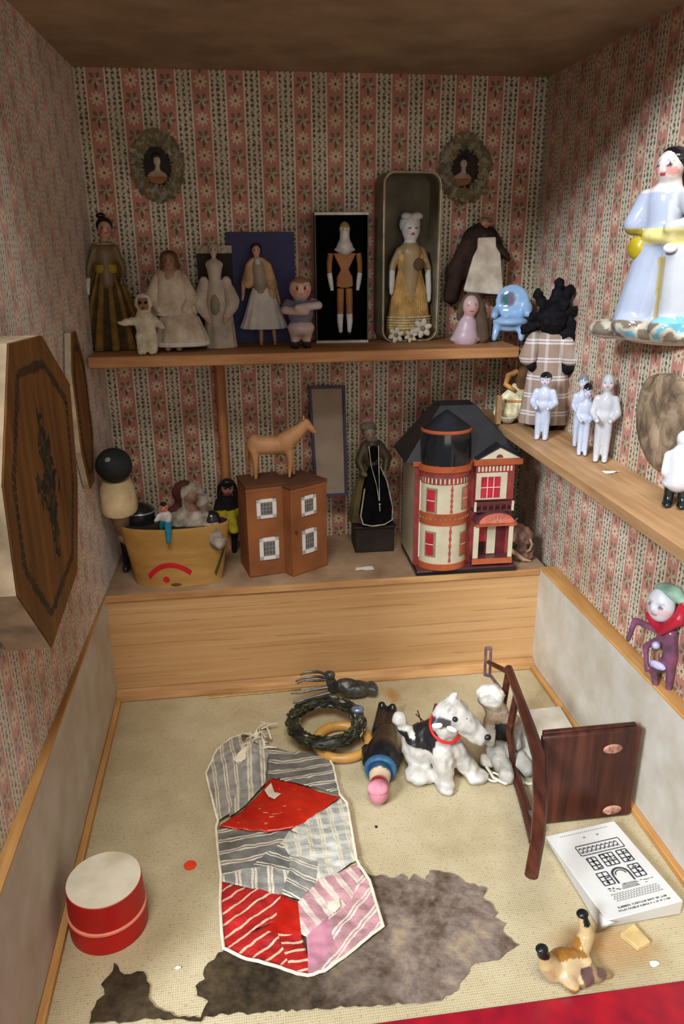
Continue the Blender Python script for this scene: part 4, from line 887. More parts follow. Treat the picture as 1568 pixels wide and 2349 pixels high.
mb = MB(K(H)); mb.lathe([(.225, .01), (.228, .03), (.2, .2), (.15, .4), (.1, .53), (.08, .6)], 64, (0, .02, 0), 1, .6, (12, .08, up(0, .55))); mb.build('olive_overskirt', pm('olive_dress', (86, 76, 44), .85, .2, 40), t, smooth=60)
BV = pm('black_velvet', (14, 13, 14), .95, .4, 60, .05); TR = pm('pale_trim', (172, 164, 144), .85, .2, 120)
AP = [(-.035, .56), (.06, .56), (.12, .42), (.17, .16), (.16, .04), (.08, .0), (-.04, -.005), (-.13, .02), (-.15, .1), (-.1, .36)]
def yap(z): return -.075-.14*max(0, .6-z)/.6*.75
mb = MB(K(H)); n = len(AP); mb.add([(x, yap(z)-.012, z+.02) for x, z in AP]+[(x, yap(z)+.06, z+.02) for x, z in AP], [list(range(n)), list(range(n, 2*n))]+[(i, (i+1) % n, n+(i+1) % n, n+i) for i in range(n)]); mb.build('black_apron', BV, t, smooth=20)
mb = MB(K(H)); mb.tube([(x, yap(z)-.016, z+.02) for x, z in AP[1:]+AP[:1]][0:9], .0065, 6); mb.build('apron_trim', TR, t)
MB(K(H)).ell((0, -.045, .7), (.05, .045, .1)).build('black_bodice', BV, t)
mb = MB(K(H)); mb.tube([(-.05, -.09, .78), (-.035, -.12, .6), (.0, -.2, .42), (.015, -.235, .28)], .004, 6); mb.tube([(.045, -.085, .78), (.04, -.12, .6), (.025, -.2, .42), (.02, -.235, .28)], .004, 6); mb.torus((.018, -.245, .25), .012, .004, 16, 6); mb.tube([(.018, -.245, .24), (.02, -.25, .18)], .007, 6); mb.build('chain', pm('chain_silver', (176, 172, 160), .3, .2, 90, .6, 0, .8), t)
chip(832, 1306, ZL, .0125, 'torn white scrap of paper lying on the ledge between the two houses', 5)
# painted tin townhouse with a round tower
t = thing('townhouse_tin', 'red and cream painted tin townhouse with a black roof and round corner tower', 'dollhouse', (0, 0, ZL))
Yv = .858
b, h, k = where(1065, 1318, 935, ZL, .846); kx = (ony(1110, 1200, Yv).x-ony(1010, 1200, Yv).x)/100
kz = (ony(1060, 1000, Yv).z-ony(1060, 1200, Yv).z)/200
x0_ = ony(1060, 1200, Yv).x; t.location = (x0_, Yv, ZL); t.rotation_euler[2] = -.02
zb = ony(1060, 1300, Yv).z
def X(px_): return (px_-1060)*kx
def Z(py): return (1300-py)*kz+.0068
CRM = pm('tin_cream', (204, 194, 166), .3, .06, 40, .5); BRICK = pm('tin_brick', (142, 58, 54), .35, .15, 80, .5); ORG = pm('tin_orange', (172, 86, 50), .3, .1, 60, .5)
ROOF = pm('tin_roof', (30, 32, 38), .4, .25, 60, .5); ROOFG = pm('tower_gloss', (24, 28, 32), .12, .15, 40, .7); WINR = pm('window_red', (176, 40, 58), .3, .15, 60, .5); WINP = pm('window_pink', (196, 112, 96), .4, .15, 60)
OLV = pm('tin_olive_frame', (140, 132, 96), .4); PLUM = pm('tin_plum', (84, 46, 48), .4, .15, 40, .5); WHT = pm('tin_white', (232, 222, 204), .3, .05)
Dh = .082
MB().box2((X(952), -.016, .0003), (X(1182), Dh, .006)).build('base', pm('base_black', (26, 20, 22), .3, .2, 40, .5), t, .001)
MB().box2((X(955), -.0155, .0061), (X(1180), Dh-.001, .0075)).build('base_top', PLUM, t)
MB().box2((X(952), .004, .0076), (X(1172), Dh-.004, Z(1066))).build('house_body', CRM, t)
fr_ = MB().box2((X(951), .0028, .0076), (X(1174), .0039, Z(1066))).build('brick_front', BRICK, t)
MB().box2((X(962), .0012, Z(1278)), (X(974), .0027, Z(1098))).build('corner_strip', WHT, t)
# tower: half round bay
tc, tr = X(1017), 53*kx; ty = .004
def tw(a, r, z): return Vector((tc+r*sin(a), ty-r*cos(a)*.8, z))
def twband(name, z0, z1, mat, dr=0, a0=-PI/2, a1=PI/2, par=t, seg=32, scal=0):
    mb = MB(); r = tr+dr; vs = []
    for i in range(seg+1):
        a = a0+(a1-a0)*i/seg
        for z in (z0, z1): vs.append(tw(a+(scal*math.sin(i*2.1) if scal else 0), r, z))
    mb.add(vs, [(2*i, 2*i+1, 2*i+3, 2*i+2) for i in range(seg)]); return mb.build(name, mat, par, smooth=60)
mb = MB(); vs = []; n = 36
prof_ = [(tr, .0076), (tr, Z(1066))]
for r, z in prof_: vs += [tw(-PI/2+PI*i/n, r, z) for i in range(n+1)]
mb.add(vs, [(i, i+1, n+2+i, n+1+i) for i in range(n)]+[list(range(n+1, 2*n+2))]); tower = mb.build('tower', CRM, t, smooth=50)
def ring(name, z0, z1, out, mat, par=None):
    mb = MB(); vs = []
    for r, z in ((tr, z0), (tr+out, z0), (tr+out, z1), (tr, z1)): vs += [tw(-PI/2+PI*i/n, r, z) for i in range(n+1)]
    mb.add(vs, [(j*(n+1)+i, j*(n+1)+i+1, (j+1)*(n+1)+i+1, (j+1)*(n+1)+i) for j in range(3) for i in range(n)]); return mb.build(name, mat, par or tower, smooth=40)
ring('base_band', .0076, Z(1284), .0015, ORG); ring('belt_band', Z(1193), Z(1166), .0012, ORG); ring('cornice', Z(1072), Z(1058), .004, ORG); ring('upper_cornice', Z(1083), Z(1073), .002, BRICK)
twband('dentils', Z(1100), Z(1085), BRICK, .0004)
mb = MB()
for i in range(17): a = -1.4+2.8*i/16; c_ = [tw(a-.035, tr+.0008, Z(1098)), tw(a+.035, tr+.0008, Z(1098)), tw(a+.035, tr+.0008, Z(1086)), tw(a-.035, tr+.0008, Z(1086))]; mb.add(c_, [(0, 1, 2, 3)])
mb.build('dentil_blocks', CRM, tower)
for z0, z1 in ((Z(1280), Z(1195)), (Z(1164), Z(1102))):
    mb = MB(); vs = []; m_ = 28
    for i in range(m_+1):
        f = i/m_; wv = .045+.018*math.sin(f*5*2*PI); vs += [tw(.13-wv, tr+.0006, z0+(z1-z0)*f), tw(.13+wv, tr+.0006, z0+(z1-z0)*f)]
    mb.add(vs, [(2*i, 2*i+1, 2*i+3, 2*i+2) for i in range(m_)]); mb.build('scalloped_band', pm('scallop_red', (176, 84, 70), .35), tower)
mb = MB()
for i in range(14): a = -1.3+2.6*i/13; mb.ell(tw(a, tr+.0012, Z(1179)), (.0011, .0006, .0015), seg=8, rings=6)
mb.build('belt_ornament', OLV, tower)
for a, zt0, zt1, mt in ((-.72, Z(1165), Z(1108), WINR), (.86, Z(1160), Z(1108), WINP), (-.72, Z(1268), Z(1208), WINR), (.86, Z(1270), Z(1212), pm('window_rust', (182, 78, 56), .3))):
    w_ = .26
    f = twband('tower_window', zt0, zt1, OLV, .0005, a-w_, a+w_, tower, 8)
    p_ = twband('pane', zt0+.0022, zt1-.0022, mt, .0009, a-w_*.78, a+w_*.62, f, 8)
    twband('sash_bar', (zt0+zt1)/2-.0005, (zt0+zt1)/2+.0005, WHT, .0012, a-w_*.78, a+w_*.62, f, 6)
# roofs
mb = MB(); e0, e1, rz0, rz1 = X(928), X(1192), Z(1058), Z(944)
mb.add([(e0, -.0, rz0), (e1, -.0, rz0), (e1, Dh, rz0), (e0, Dh, rz0), (X(1012), Dh*.35, rz1), (X(1090), Dh*.35, rz1), (X(1090), Dh*.7, rz1), (X(1012), Dh*.7, rz1)], [(0, 1, 5, 4), (1, 2, 6, 5), (2, 3, 7, 6), (3, 0, 4, 7), (4, 5, 6, 7), (3, 2, 1, 0)])
mb.build('hip_roof', ROOF, t, .0008, 20)
MB().box2((X(945), -.0005, Z(1066)), (X(1186), .006, Z(1056))).build('eaves_cornice', ORG, t, .0005)
rt = MB().lathe([(tr*1.04, Z(1060)), (tr*1.06, Z(1045)), (tr*1.04, Z(1010)), (tr*.98, Z(990))], 48, (tc, ty, 0), 1, .85); rt = rt.build('tower_roof', ROOFG, t, smooth=40)
MB().lathe([(tr*1.0, Z(990)+.0001), (tr*1.03, Z(988)), (tr*1.03, Z(984)), (tr*.99, Z(982))], 48, (tc, ty, 0), 1, .85).build('orange_ring', ORG, rt)
MB().lathe([(tr*.985, Z(982)+.0002), (tr*.6, Z(966)), (tr*.22, Z(952)), (.0005, Z(944))], 48, (tc, ty, 0), 1, .85).build('roof_cap', ROOF, rt, smooth=60)
# gable bay
bay = MB().box2((X(1082), -.006, Z(1146)), (X(1168), .0027, Z(1066))).build('gable_bay', BRICK, t)
MB().box2((X(1076), -.0085, Z(1066)), (X(1184), .003, Z(1052))).build('gable_cornice', ORG, bay, .0005)
MB().prism([(X(1080), -.008, Z(1051)), (X(1182), -.008, Z(1051)), (X(1131), -.008, Z(1024))], (0, .012, 0)).build('pediment', CRM, bay)
MB().prism([(X(1131)+.0042*cos(PI*i/12), -.0084, Z(1049)+.0042*sin(PI*i/12)) for i in range(13)], (0, .0004, 0)).build('fan_ornament', BRICK, bay)
mb = MB(); mb.prism([(X(1078), -.009, Z(1052)), (X(1131), -.009, Z(1021)), (X(1131), -.009, Z(1026)), (X(1083), -.009, Z(1052))], (0, .018, 0)); mb.prism([(X(1185), -.009, Z(1052)), (X(1131), -.009, Z(1021)), (X(1131), -.009, Z(1026)), (X(1180), -.009, Z(1052))], (0, .018, 0)); mb.build('gable_roof', ROOF, bay)
mb = MB(); [mb.box2((X(1086+i*8), -.0064, Z(1080)), (X(1090+i*8), -.006, Z(1068))) for i in range(10)]; mb.build('bay_dentils', CRM, bay)
f = MB().box2((X(1083), -.0066, Z(1144)), (X(1152), -.0061, Z(1083))).build('bay_window', CRM, bay)
MB().box2((X(1094), -.007, Z(1140)), (X(1137), -.0067, Z(1092))).build('pane', WINR, f)
mb = MB(); [mb.box2((X(x)-.0004, -.0074, Z(1140)), (X(x)+.0004, -.0071, Z(1092))) for x in (1108, 1122)]; [mb.box2((X(1094), -.0074, Z(y)-.0004), (X(1137), -.0071, Z(y)+.0004)) for y in (1116,)]; mb.build('muntin', WHT, f)
# balcony and porch
bc = MB().box2((X(1078), -.0125, Z(1170)), (X(1168), .002, Z(1166))).build('balcony', PLUM, t)
mb = MB(); mb.box2((X(1076), -.013, Z(1152)), (X(1170), -.0115, Z(1147))); [mb.box2((X(1079+i*14), -.0127, Z(1167)), (X(1083+i*14), -.0117, Z(1151))) for i in range(7)]; mb.build('balustrade', PLUM, bc)
mb = MB(); [mb.box2((X(x), -.0131, Z(1168)), (X(x+5), -.0112, Z(1146))) for x in (1078, 1162)]; mb.build('newel_post', CRM, bc)
pr = MB().prism([(X(1126)+44*kx*cos(PI*i/20), -.0145, Z(1197)+30*kz*sin(PI*i/20)) for i in range(21)], (0, .016, 0)).build('arched_canopy', PLUM, t)
MB().prism([(X(1130)+40*kx*cos(PI*i/20), -.0152, Z(1196)+24*kz*sin(PI*i/20)) for i in range(21)], (0, .0006, 0)).build('fanlight', pm('fan_rose', (198, 104, 84), .4, .15, 90), pr)
mb = MB()
for i in range(1, 8): a = PI*i/8; mb.prism([(X(1130)+6*kx*cos(a-.1), -.0155, Z(1195)+5*kz*sin(a-.1)), (X(1130)+36*kx*cos(a), -.0155, Z(1195)+21*kz*sin(a)), (X(1130)+6*kx*cos(a+.1), -.0155, Z(1195)+5*kz*sin(a+.1))], (0, .0002, 0))
mb.build('fan_rays', CRM, pr)
MB().box2((X(1082), -.0155, Z(1202)), (X(1174), .002, Z(1197))).build('canopy_edge', ORG, pr)
dr_ = MB().box2((X(1092), .0012, Z(1278)), (X(1160), .0027, Z(1203))).build('door_recess', pm('door_dark', (96, 34, 40), .4), t)
MB().box2((X(1098), .0006, Z(1248)), (X(1116), .0011, Z(1208))).build('door_pane', WINR, dr_)
MB().box2((X(1100), .0006, Z(1274)), (X(1114), .0011, Z(1250))).build('door_panel', pm('door_black', (40, 22, 24), .5), dr_)
for x0, x1, y0 in ((1080, 1092, -.0135), (1118, 1138, .0), (1160, 1170, -.0135)): MB().box2((X(x0), y0, Z(1279)), (X(x1), y0+.0024, Z(1203))).build('porch_column', CRM, t, .0004)
MB().box2((X(1080), -.014, Z(1290)), (X(1168), .002, Z(1280))).build('porch_floor', PLUM, t)
MB().box2((X(1078), -.0152, Z(1292)), (X(1170), -.0141, Z(1279))).build('porch_step', ORG, t)
# dried brown pod by the right wall
b, h, k = where(1195, 1295, 1195, ZL, .868)
t = thing('dried_pod', 'dried brown twisted seed pod by the right wall, beside the tin townhouse', 'seed pod', (.352, .872, ZL), -.4)
POD = pm('pod_brown', (108, 78, 62), .7, .35, 60, .3, .6, c2=(62, 42, 36)); PODL = pm('pod_pale', (150, 122, 96), .7, .3, 60, .3, .5)
H = h
sculpt('pod_body', [('e', (-.1, 0, .62), (.3, .2, .28)), ('c', (.02, 0, .6), .22, (.22, -.02, .16), .07), ('c', (-.2, -.05, .5), .12, (.18, -.08, .08), .05), ('e', (-.18, .02, .78), (.16, .14, .14))], POD, t, H, .03, wob=.05, wscale=9)
mb = MB(K(H)); mb.tube([(-.38, -.14, .5), (-.3, -.2, .36), (-.1, -.2, .22), (.05, -.16, .1), (.22, -.1, .05)], [.02, .05, .06, .045, .015], 8); mb.tube([(.16, -.17, .62), (.22, -.2, .5), (.18, -.2, .36), (.1, -.2, .3)], [.02, .035, .03, .015], 8); mb.build('curled_lip', PODL, t)
mb = MB(K(H)); mb.ell((-.2, -.16, .42), (.1, .05, .06)); mb.ell((.13, -.2, .45), (.03, .02, .06)); mb.build('dark_hollow', pm('pod_hollow', (30, 22, 16), .9), t)
mb = MB(K(H)); mb.tube([(-.15, 0, .85), (-.2, 0, .97), (-.14, .02, 1.02)], [.04, .03, .02], 8); mb.build('stalk', PODL, t)
# ------------------------------------------------------------------ things on the floor
def fl(cx, cy, z=0): return onz(cx, cy, z)
# hide rug
HM = Mat('hide_fur', .9, .1); c_ = HM.coord('Object'); n1 = HM.noise(c_, 26, 5, .65, .4); n2 = HM.noise(c_, 150, 4); x_ = HM.xyz(c_)
left = ((x_[0]*-9.0)+.6).cl()
HM.col(HM.mix(left, HM.ramp(n1*.75+n2*.25, [(.32, (50, 40, 34)), (.44, (100, 84, 70)), (.54, (128, 112, 102)), (.66, (158, 140, 112))]), HM.ramp(n1*.6+n2*.4, [(.35, (34, 28, 20)), (.6, (78, 64, 46))])))
HM.bump(n2, .6, .002)
RUG = [(205, 2352), (222, 2300), (240, 2285), (232, 2262), (252, 2240), (262, 2212), (275, 2232), (300, 2238), (330, 2232), (344, 2262), (340, 2290), (366, 2318), (400, 2335), (430, 2346), (462, 2348), (478, 2300), (452, 2288), (448, 2266), (470, 2250), (468, 2226), (492, 2205), (500, 2190), (540, 2170), (600, 2150), (700, 2120), (800, 2080), (838, 2040), (832, 2000), (850, 2012), (872, 2010), (900, 2018), (920, 2008), (935, 2026), (948, 2008), (975, 2022), (985, 2000), (1015, 2006), (1050, 2014), (1075, 2030), (1115, 2040), (1105, 2062), (1128, 2080), (1140, 2100), (1130, 2108), (1160, 2122), (1152, 2140), (1190, 2172), (1165, 2186), (1150, 2200), (1100, 2212), (1075, 2225), (1062, 2250), (1050, 2275), (1000, 2300), (940, 2335), (905, 2349)]
rnd = random.Random(11)
P = [fl(a, b_) for a, b_ in RUG]; P = [p for p in P if p.y > .39]
cc = sum(P, Vector())/len(P)
D = []
for i, p in enumerate(P):
    q = P[(i+1) % len(P)]; d = q-p; n = max(1, int(d.length/.0035)); nn = Vector((-d.y, d.x, 0)).normalized() if d.length else Vector()
    for j in range(n): D.append(p+d*j/n+nn*rnd.uniform(-.0016, .0016)*(1 if j else 0))
bm = bmesh.new(); vs = [bm.verts.new((p.x-cc.x, p.y-cc.y, .0012)) for p in D]; f = bm.faces.new(vs)
bmesh.ops.triangulate(bm, faces=[f]); bmesh.ops.subdivide_edges(bm, edges=bm.edges, cuts=2, use_grid_fill=True)
for v in bm.verts: v.co.z = .0009+.0011*(mnoise.noise(v.co*40)+.6)*.6
me = bpy.data.meshes.new('hide_rug'); bm.to_mesh(me); bm.free(); me.materials.append(HM.m)
o = bpy.data.objects.new('hide_rug', me); COL.objects.link(o); o.location = (cc.x, cc.y, .0006); tag(o, 'dark mottled brown hide rug with a ragged outline, under the patchwork quilt', 'rug')

# patchwork quilt
def stripe(name, bg, fgc, ang, per=.0085, duty=.13, rough=.75, double=True, plaid=False):
    M = Mat(name, rough, .3); c = M.coord('Object'); x, y, _ = M.xyz(c); wob_ = M.noise(c, 60, 2); u = x*cos(ang)+y*sin(ang)+(wob_-.5)*.004
    f = (u/per).fr(); s = f.lt(duty)
    if double: s = s+(f-.22-duty/2).abs().lt(duty/2)
    base = M.ramp(M.noise(c, 45, 4), [(.3, shade(bg, .8)), (.7, shade(bg, 1.15))])
    if plaid: v = y*cos(ang)-x*sin(ang); base = M.mix((v/per).fr().lt(.35)*.5, base, shade(bg, 1.25))
    M.col(M.mix(s.cl()*.9, base, fgc)); M.bump(M.noise(c, 500, 3)*.5+M.noise(c, 70, 4), .5, .0025); return M.m
CR = (206, 194, 168)
GQ1 = stripe('grey_stripe_a', (142, 136, 126), CR, .1, .011); GQ2 = stripe('grey_stripe_b', (108, 104, 98), CR, PI/2+.12, .0135, .12); GQ3 = stripe('grey_stripe_c', (104, 102, 98), CR, PI/2-.45, .013, .1); GQ4 = stripe('grey_plaid', (164, 162, 152), (198, 188, 162), .05, .012, .16, plaid=True)
GQ5 = stripe('grey_stripe_d', (128, 126, 118), CR, .95, .012, .1); GQ6 = stripe('grey_stripe_e', (140, 138, 130), CR, 0, .014, .16)
M = Mat('red_silk', .32, .5); c = M.coord('Object'); n1 = M.noise(c, 24, 4); w1 = M.noise(M.coord('Object', (60, 260, 1)), 1, 2).gt(.66)*M.noise(c, 55, 2).gt(.52)
M.col(M.mix(w1*.8, M.ramp(n1, [(.3, (160, 20, 14)), (.7, (198, 44, 22))]), (222, 190, 160))); M.bump(n1, .4, .003); RS = M.m
RS2 = stripe('red_stripe_a', (164, 30, 28), (192, 178, 148), -.95, .010, .2, .55, False); RS3 = stripe('red_stripe_b', (160, 28, 26), (198, 184, 152), PI/2+.05, .0088, .25, .55, False)
PK1 = stripe('pink_stripe_a', (182, 136, 138), (210, 194, 178), .42, .013, .2, .6); PK2 = stripe('pink_stripe_b', (180, 134, 136), (212, 198, 182), -.75, .013, .14, .6); PK3 = pm('pink_silk', (176, 120, 132), .5, .14, 40, .4, .3)
Z7 = lambda pts: [(400+x/2.613, 1640+y/2.613) for x, y in pts]
PATCH = [(GQ1, [(190, 370), (260, 240), (330, 175), (430, 140), (470, 200), (400, 330), (380, 470), (330, 620), (262, 662), (225, 520)]), (GQ6, [(430, 140), (560, 170), (570, 270), (545, 440), (430, 560), (330, 640), (330, 620), (380, 470), (400, 330), (470, 200)]),
    (GQ2, [(570, 250), (760, 255), (900, 232), (950, 330), (990, 480), (985, 500), (860, 460), (590, 410), (556, 430), (570, 270)]), (RS, [(570, 405), (740, 440), (985, 515), (860, 610), (720, 700), (560, 720), (400, 705), (268, 695), (400, 600), (520, 490)]),
    (GQ4, [(1000, 520), (1035, 560), (1060, 700), (1080, 800), (930, 770), (750, 740), (700, 712), (860, 610)]), (GQ2, [(250, 700), (400, 708), (560, 724), (690, 715), (640, 790), (440, 940), (280, 990), (262, 850)]), (GQ3, [(640, 790), (690, 860), (690, 960), (560, 930), (440, 940)]),
    (GQ4, [(690, 715), (750, 740), (930, 770), (860, 900), (690, 860), (640, 790)]), (GQ5, [(690, 860), (860, 900), (850, 1020), (760, 1130), (640, 1100), (690, 960)]), (GQ4, [(930, 770), (1080, 800), (1090, 890), (960, 970), (850, 1020), (860, 900)]),
    (GQ6, [(280, 990), (440, 940), (560, 930), (690, 960), (640, 1100), (480, 1065), (285, 1020)]), (RS2, [(275, 1020), (480, 1065), (640, 1100), (600, 1260), (440, 1330), (290, 1335), (280, 1150)]), (RS, [(640, 1100), (740, 1140), (760, 1340), (620, 1335), (520, 1310), (600, 1260)]),
    (RS2, [(290, 1335), (440, 1330), (520, 1310), (620, 1335), (700, 1560), (540, 1515), (400, 1475), (298, 1425)]), (RS3, [(620, 1335), (760, 1340), (800, 1470), (800, 1590), (700, 1560)]), (PK1, [(740, 1140), (850, 1020), (960, 970), (1110, 910), (1115, 960), (1060, 1140), (920, 1240), (790, 1350), (760, 1340)]),
    (PK2, [(1115, 960), (1170, 1020), (1250, 1290), (1080, 1250), (920, 1240), (1060, 1140)]), (PK3, [(790, 1350), (920, 1240), (960, 1400), (830, 1560), (800, 1590), (800, 1470)]), (PK2, [(920, 1240), (1080, 1250), (1250, 1290), (1090, 1420), (900, 1560), (800, 1590), (830, 1560), (960, 1400)])]
qc = fl(680, 1960); mats = []; mb = MB(); bumpc = fl(575, 1750)
def qz(p):
    d = Vector((p.x+qc.x-bumpc.x, p.y+qc.y-bumpc.y)).length
    z = .0032+.0018*mnoise.noise(p*55)+.0012*mnoise.noise(p*140+Vector((3, 1, 0)))
    z += .011*math.exp(-(d/.030)**2)*(1+.5*mnoise.noise(p*120))
    return max(z, .0016)
bmq = bmesh.new()
for mt, pts in PATCH:
    if mt not in mats: mats.append(mt)
    vs = [bmq.verts.new(fl(a, b_)-qc) for a, b_ in Z7(pts)]; fc = bmq.faces.new(vs); fc.material_index = mats.index(mt)
bmesh.ops.triangulate(bmq, faces=bmq.faces[:])
for _ in range(4):
    ed = [e for e in bmq.edges if e.calc_length() > .0035]
    if ed: bmesh.ops.subdivide_edges(bmq, edges=ed, cuts=1)
    bmesh.ops.triangulate(bmq, faces=[f for f in bmq.faces if len(f.verts) > 3])
for v in bmq.verts: v.co.z = qz(v.co)
bmesh.ops.remove_doubles(bmq, verts=bmq.verts[:], dist=.0002)
bmesh.ops.recalc_face_normals(bmq, faces=bmq.faces[:])
me = bpy.data.meshes.new('quilt_top'); bmq.to_mesh(me); bmq.free()
for p in me.polygons: p.use_smooth = True
for q in mats: me.materials.append(q)
t = thing('patchwork_quilt', 'small worn patchwork quilt of grey, red and pink striped patches in mid floor', 'quilt', (qc.x, qc.y, .0012))
o = bpy.data.objects.new('quilt_top', me); COL.objects.link(o); o.parent = t
s = o.modifiers.new('solid', 'SOLIDIFY'); s.thickness = .0012; s.offset = 1
OUT = Z7([(560, 172), (430, 140), (330, 175), (260, 240), (190, 370), (225, 520), (262, 662), (250, 700), (262, 850), (280, 990), (275, 1150), (285, 1330), (298, 1425), (400, 1475), (540, 1515), (700, 1562), (800, 1590), (900, 1562), (1090, 1420), (1250, 1292), (1170, 1020), (1112, 930), (1090, 890), (1060, 700), (1035, 555), (990, 500), (950, 330), (900, 232)])
hp_ = []
for i, (a, b_) in enumerate(OUT[:-1]):
    c, d = OUT[i+1]; p0, p1 = fl(a, b_)-qc, fl(c, d)-qc; n = max(1, int((p1-p0).length/.004))
    for j in range(n): p = p0+(p1-p0)*j/n; hp_.append((p.x, p.y, qz(p)+.0004))
HEM = pm('hem_cloth', (222, 210, 184), .85, .1, 60, .15, .3)
MB().tube(hp_, .0013, 8).build('hem', HEM, t)
rnd = random.Random(5); mb = MB()
for i in range(26):
    px_, py_ = 590+rnd.gauss(0, 16), 1712+rnd.gauss(0, 16); p = fl(px_, py_)-qc; p.z = qz(p)+.001; d = Vector((rnd.gauss(0, .008), rnd.gauss(0, .007), .003+rnd.random()*.006))
    mb.tube([p, p+d*.5+Vector((0, 0, .002)), p+d], [.0012, .0014, .0005], 5)
mb.build('frayed_edge', pm('frayed_lining', (206, 196, 170), .9, .2, 60), t)
for pts, nm in (([(405, 245), (470, 195), (478, 225), (440, 280), (430, 330), (385, 360), (352, 325), (395, 300)], 'white_tear'), ([(915, 1150), (985, 1130), (995, 1180), (960, 1215), (920, 1200)], 'white_tear'), ([(540, 480), (580, 440), (600, 490), (640, 500), (600, 535), (565, 520)], 'white_tear'), ([(400, 160), (450, 150), (440, 190), (410, 215)], 'brown_tear')):
    ps = [fl(a, b_)-qc for a, b_ in Z7(pts)]; mb = MB(); c0 = sum(ps, Vector())/len(ps); ring0 = [Vector((p.x, p.y, qz(p)+.0016)) for p in ps]
    mid_ = [c0+(p-c0)*.5 for p in ps]; ring1 = [Vector((p.x, p.y, qz(p)+.002)) for p in mid_]; n = len(ps)
    mb.add(ring0+ring1+[Vector((c0.x, c0.y, qz(c0)+.0022))], [(i, (i+1) % n, n+(i+1) % n, n+i) for i in range(n)]+[(n+i, n+(i+1) % n, 2*n) for i in range(n)])
    mb.build(nm, HEM if nm == 'white_tear' else pm('brown_lining', (112, 90, 60), .9), t)

# red drum box
b = fl(252, 2135); R_ = .0475
q1 = fl(255, 2195); rb = ((fl(348, 2105)-fl(160, 2165)).length)/2
t = thing('drum_box', 'round red box with a cream lid and pale stripe, by the left side', 'box', (fl(252, 2118).x, fl(252, 2118).y, 0), .2)
topz_ = .046; dr = .030
DRED = pm('drum_red', (176, 18, 16), .45, .1, 20, .4); LIDC = Mat('drum_lid', .7, .2); c = LIDC.coord(); x_ = LIDC.xyz(c); dd = ((x_[0]-.016)*(x_[0]-.016)+(x_[1]-.022)*(x_[1]-.022)).f('SQRT')
LIDC.col(LIDC.mix((1.3-dd*75+(LIDC.noise(c, 90, 3)-.5)*1.2).cl()*.45, LIDC.ramp(LIDC.noise(c, 60, 3), [(.3, (214, 204, 178)), (.7, (230, 222, 200))]), (176, 152, 112)))
MB().lathe([(dr*1.02, .0003), (dr*1.03, .003), (dr*1.03, .0185), (dr*.99, .0188), (.002, .0188)], 64).build('box_bottom', DRED, t, smooth=40)
MB().lathe([(dr*1.0, .0189), (dr*1.045, .0194), (dr*1.045, .0212), (dr*1.0, .0218)], 64).build('pale_stripe', pm('drum_stripe', (222, 132, 108), .5, .08), t, smooth=40)
MB().lathe([(dr*1.0, .0219), (dr*1.01, .024), (dr*.985, topz_), (dr*.955, topz_+.0006), (.002, topz_)], 64).build('box_lid', DRED, t, smooth=40)
MB().lathe([(dr*.968, topz_+.0002), (dr*.967, topz_+.0012), (.0005, topz_+.0013)], 64).build('cream_top', LIDC.m, t, smooth=40)
# red sticker
q = fl(436, 1986); o = MB().lathe([(.0056, 0), (.0056, .0004), (.0002, .0004)], 32).build('round_sticker', pm('sticker_red', (222, 64, 36), .5, .06), None); o.location = (q.x, q.y, .0005); tag(o, 'small round orange-red sticker on the floor between the drum box and quilt', 'sticker')
# dark leaf ring and wooden ring beneath
b = fl(785, 1712); 
t = thing('wooden_ring', 'plain yellow wooden ring lying tilted under the dark leaf wreath', 'ring', (b.x, b.y, .0062), 0, None, .0, .0)
MB().torus((0, 0, 0), .0295, .0052, 64, 14, 1, 1.0).build('ring_body', pm('ring_wood', (196, 146, 74), .35, .12, 40, .5), t); tag(MB().ell((-.0295, .0, .0012), (.0056, .004, .0054)).build('ring_joint', pm('ring_joint', (170, 120, 56), .4), t))
b = fl(747, 1668, .013); rx_ = (fl(840, 1668, .013)-fl(655, 1668, .013)).length/2; ry_ = (fl(747, 1610, .013)-fl(747, 1726, .013)).length/2
t = thing('leaf_wreath', 'dark green-black braided leaf wreath ring lying on the floor behind the quilt', 'wreath', (b.x, b.y, .0198))
WR = [pm('wreath_black', (38, 38, 30), .5, .4, 90, .4), pm('wreath_green', (70, 70, 50), .5, .4, 90, .4), pm('wreath_glint', (142, 142, 124), .35, .3, 90, .6)]
Rm, rm = .82, .13
mb = MB(); mb.torus((0, 0, 0), Rm, rm*1.15, 64, 10, 1, 1, .12); mb.v = [Vector((p.x*rx_, p.y*ry_, p.z*.040)) for p in mb.v]; mb.build('ring_core', WR[0], t)
mb = MB(); rnd = random.Random(8)
for i in range(420):
    a = rnd.random()*2*PI; bb = rnd.uniform(-.5, PI+.5); rr = Rm+rm*1.2*cos(bb); p = Vector((rr*cos(a)*rx_, rr*sin(a)*ry_, .0062*sin(bb))); aa = a+PI/2+rnd.uniform(-.7, .7); l = rnd.uniform(.003, .0056)
    d = Vector((cos(aa), sin(aa), rnd.uniform(-.2, .35)))*l; s_ = Vector((-sin(aa), cos(aa), rnd.uniform(-.3, .3)))*l*.36; mb.cur = 2 if rnd.random() < .10 else (1 if rnd.random() < .4 else 0)
    n_ = Vector((0, 0, .0006)); mb.add([p-d, p+s_+n_, p+d, p-s_+n_], [(0, 1, 2, 3)])
mb.build('leaves', WR, t)
MB().ell((rx_*.83, ry_*.22, .006), (.0075, .0065, .004)).build('blue_bead', pm('blue_foil', (110, 122, 150), .25, .4, 120, .6, 0, .4), t)
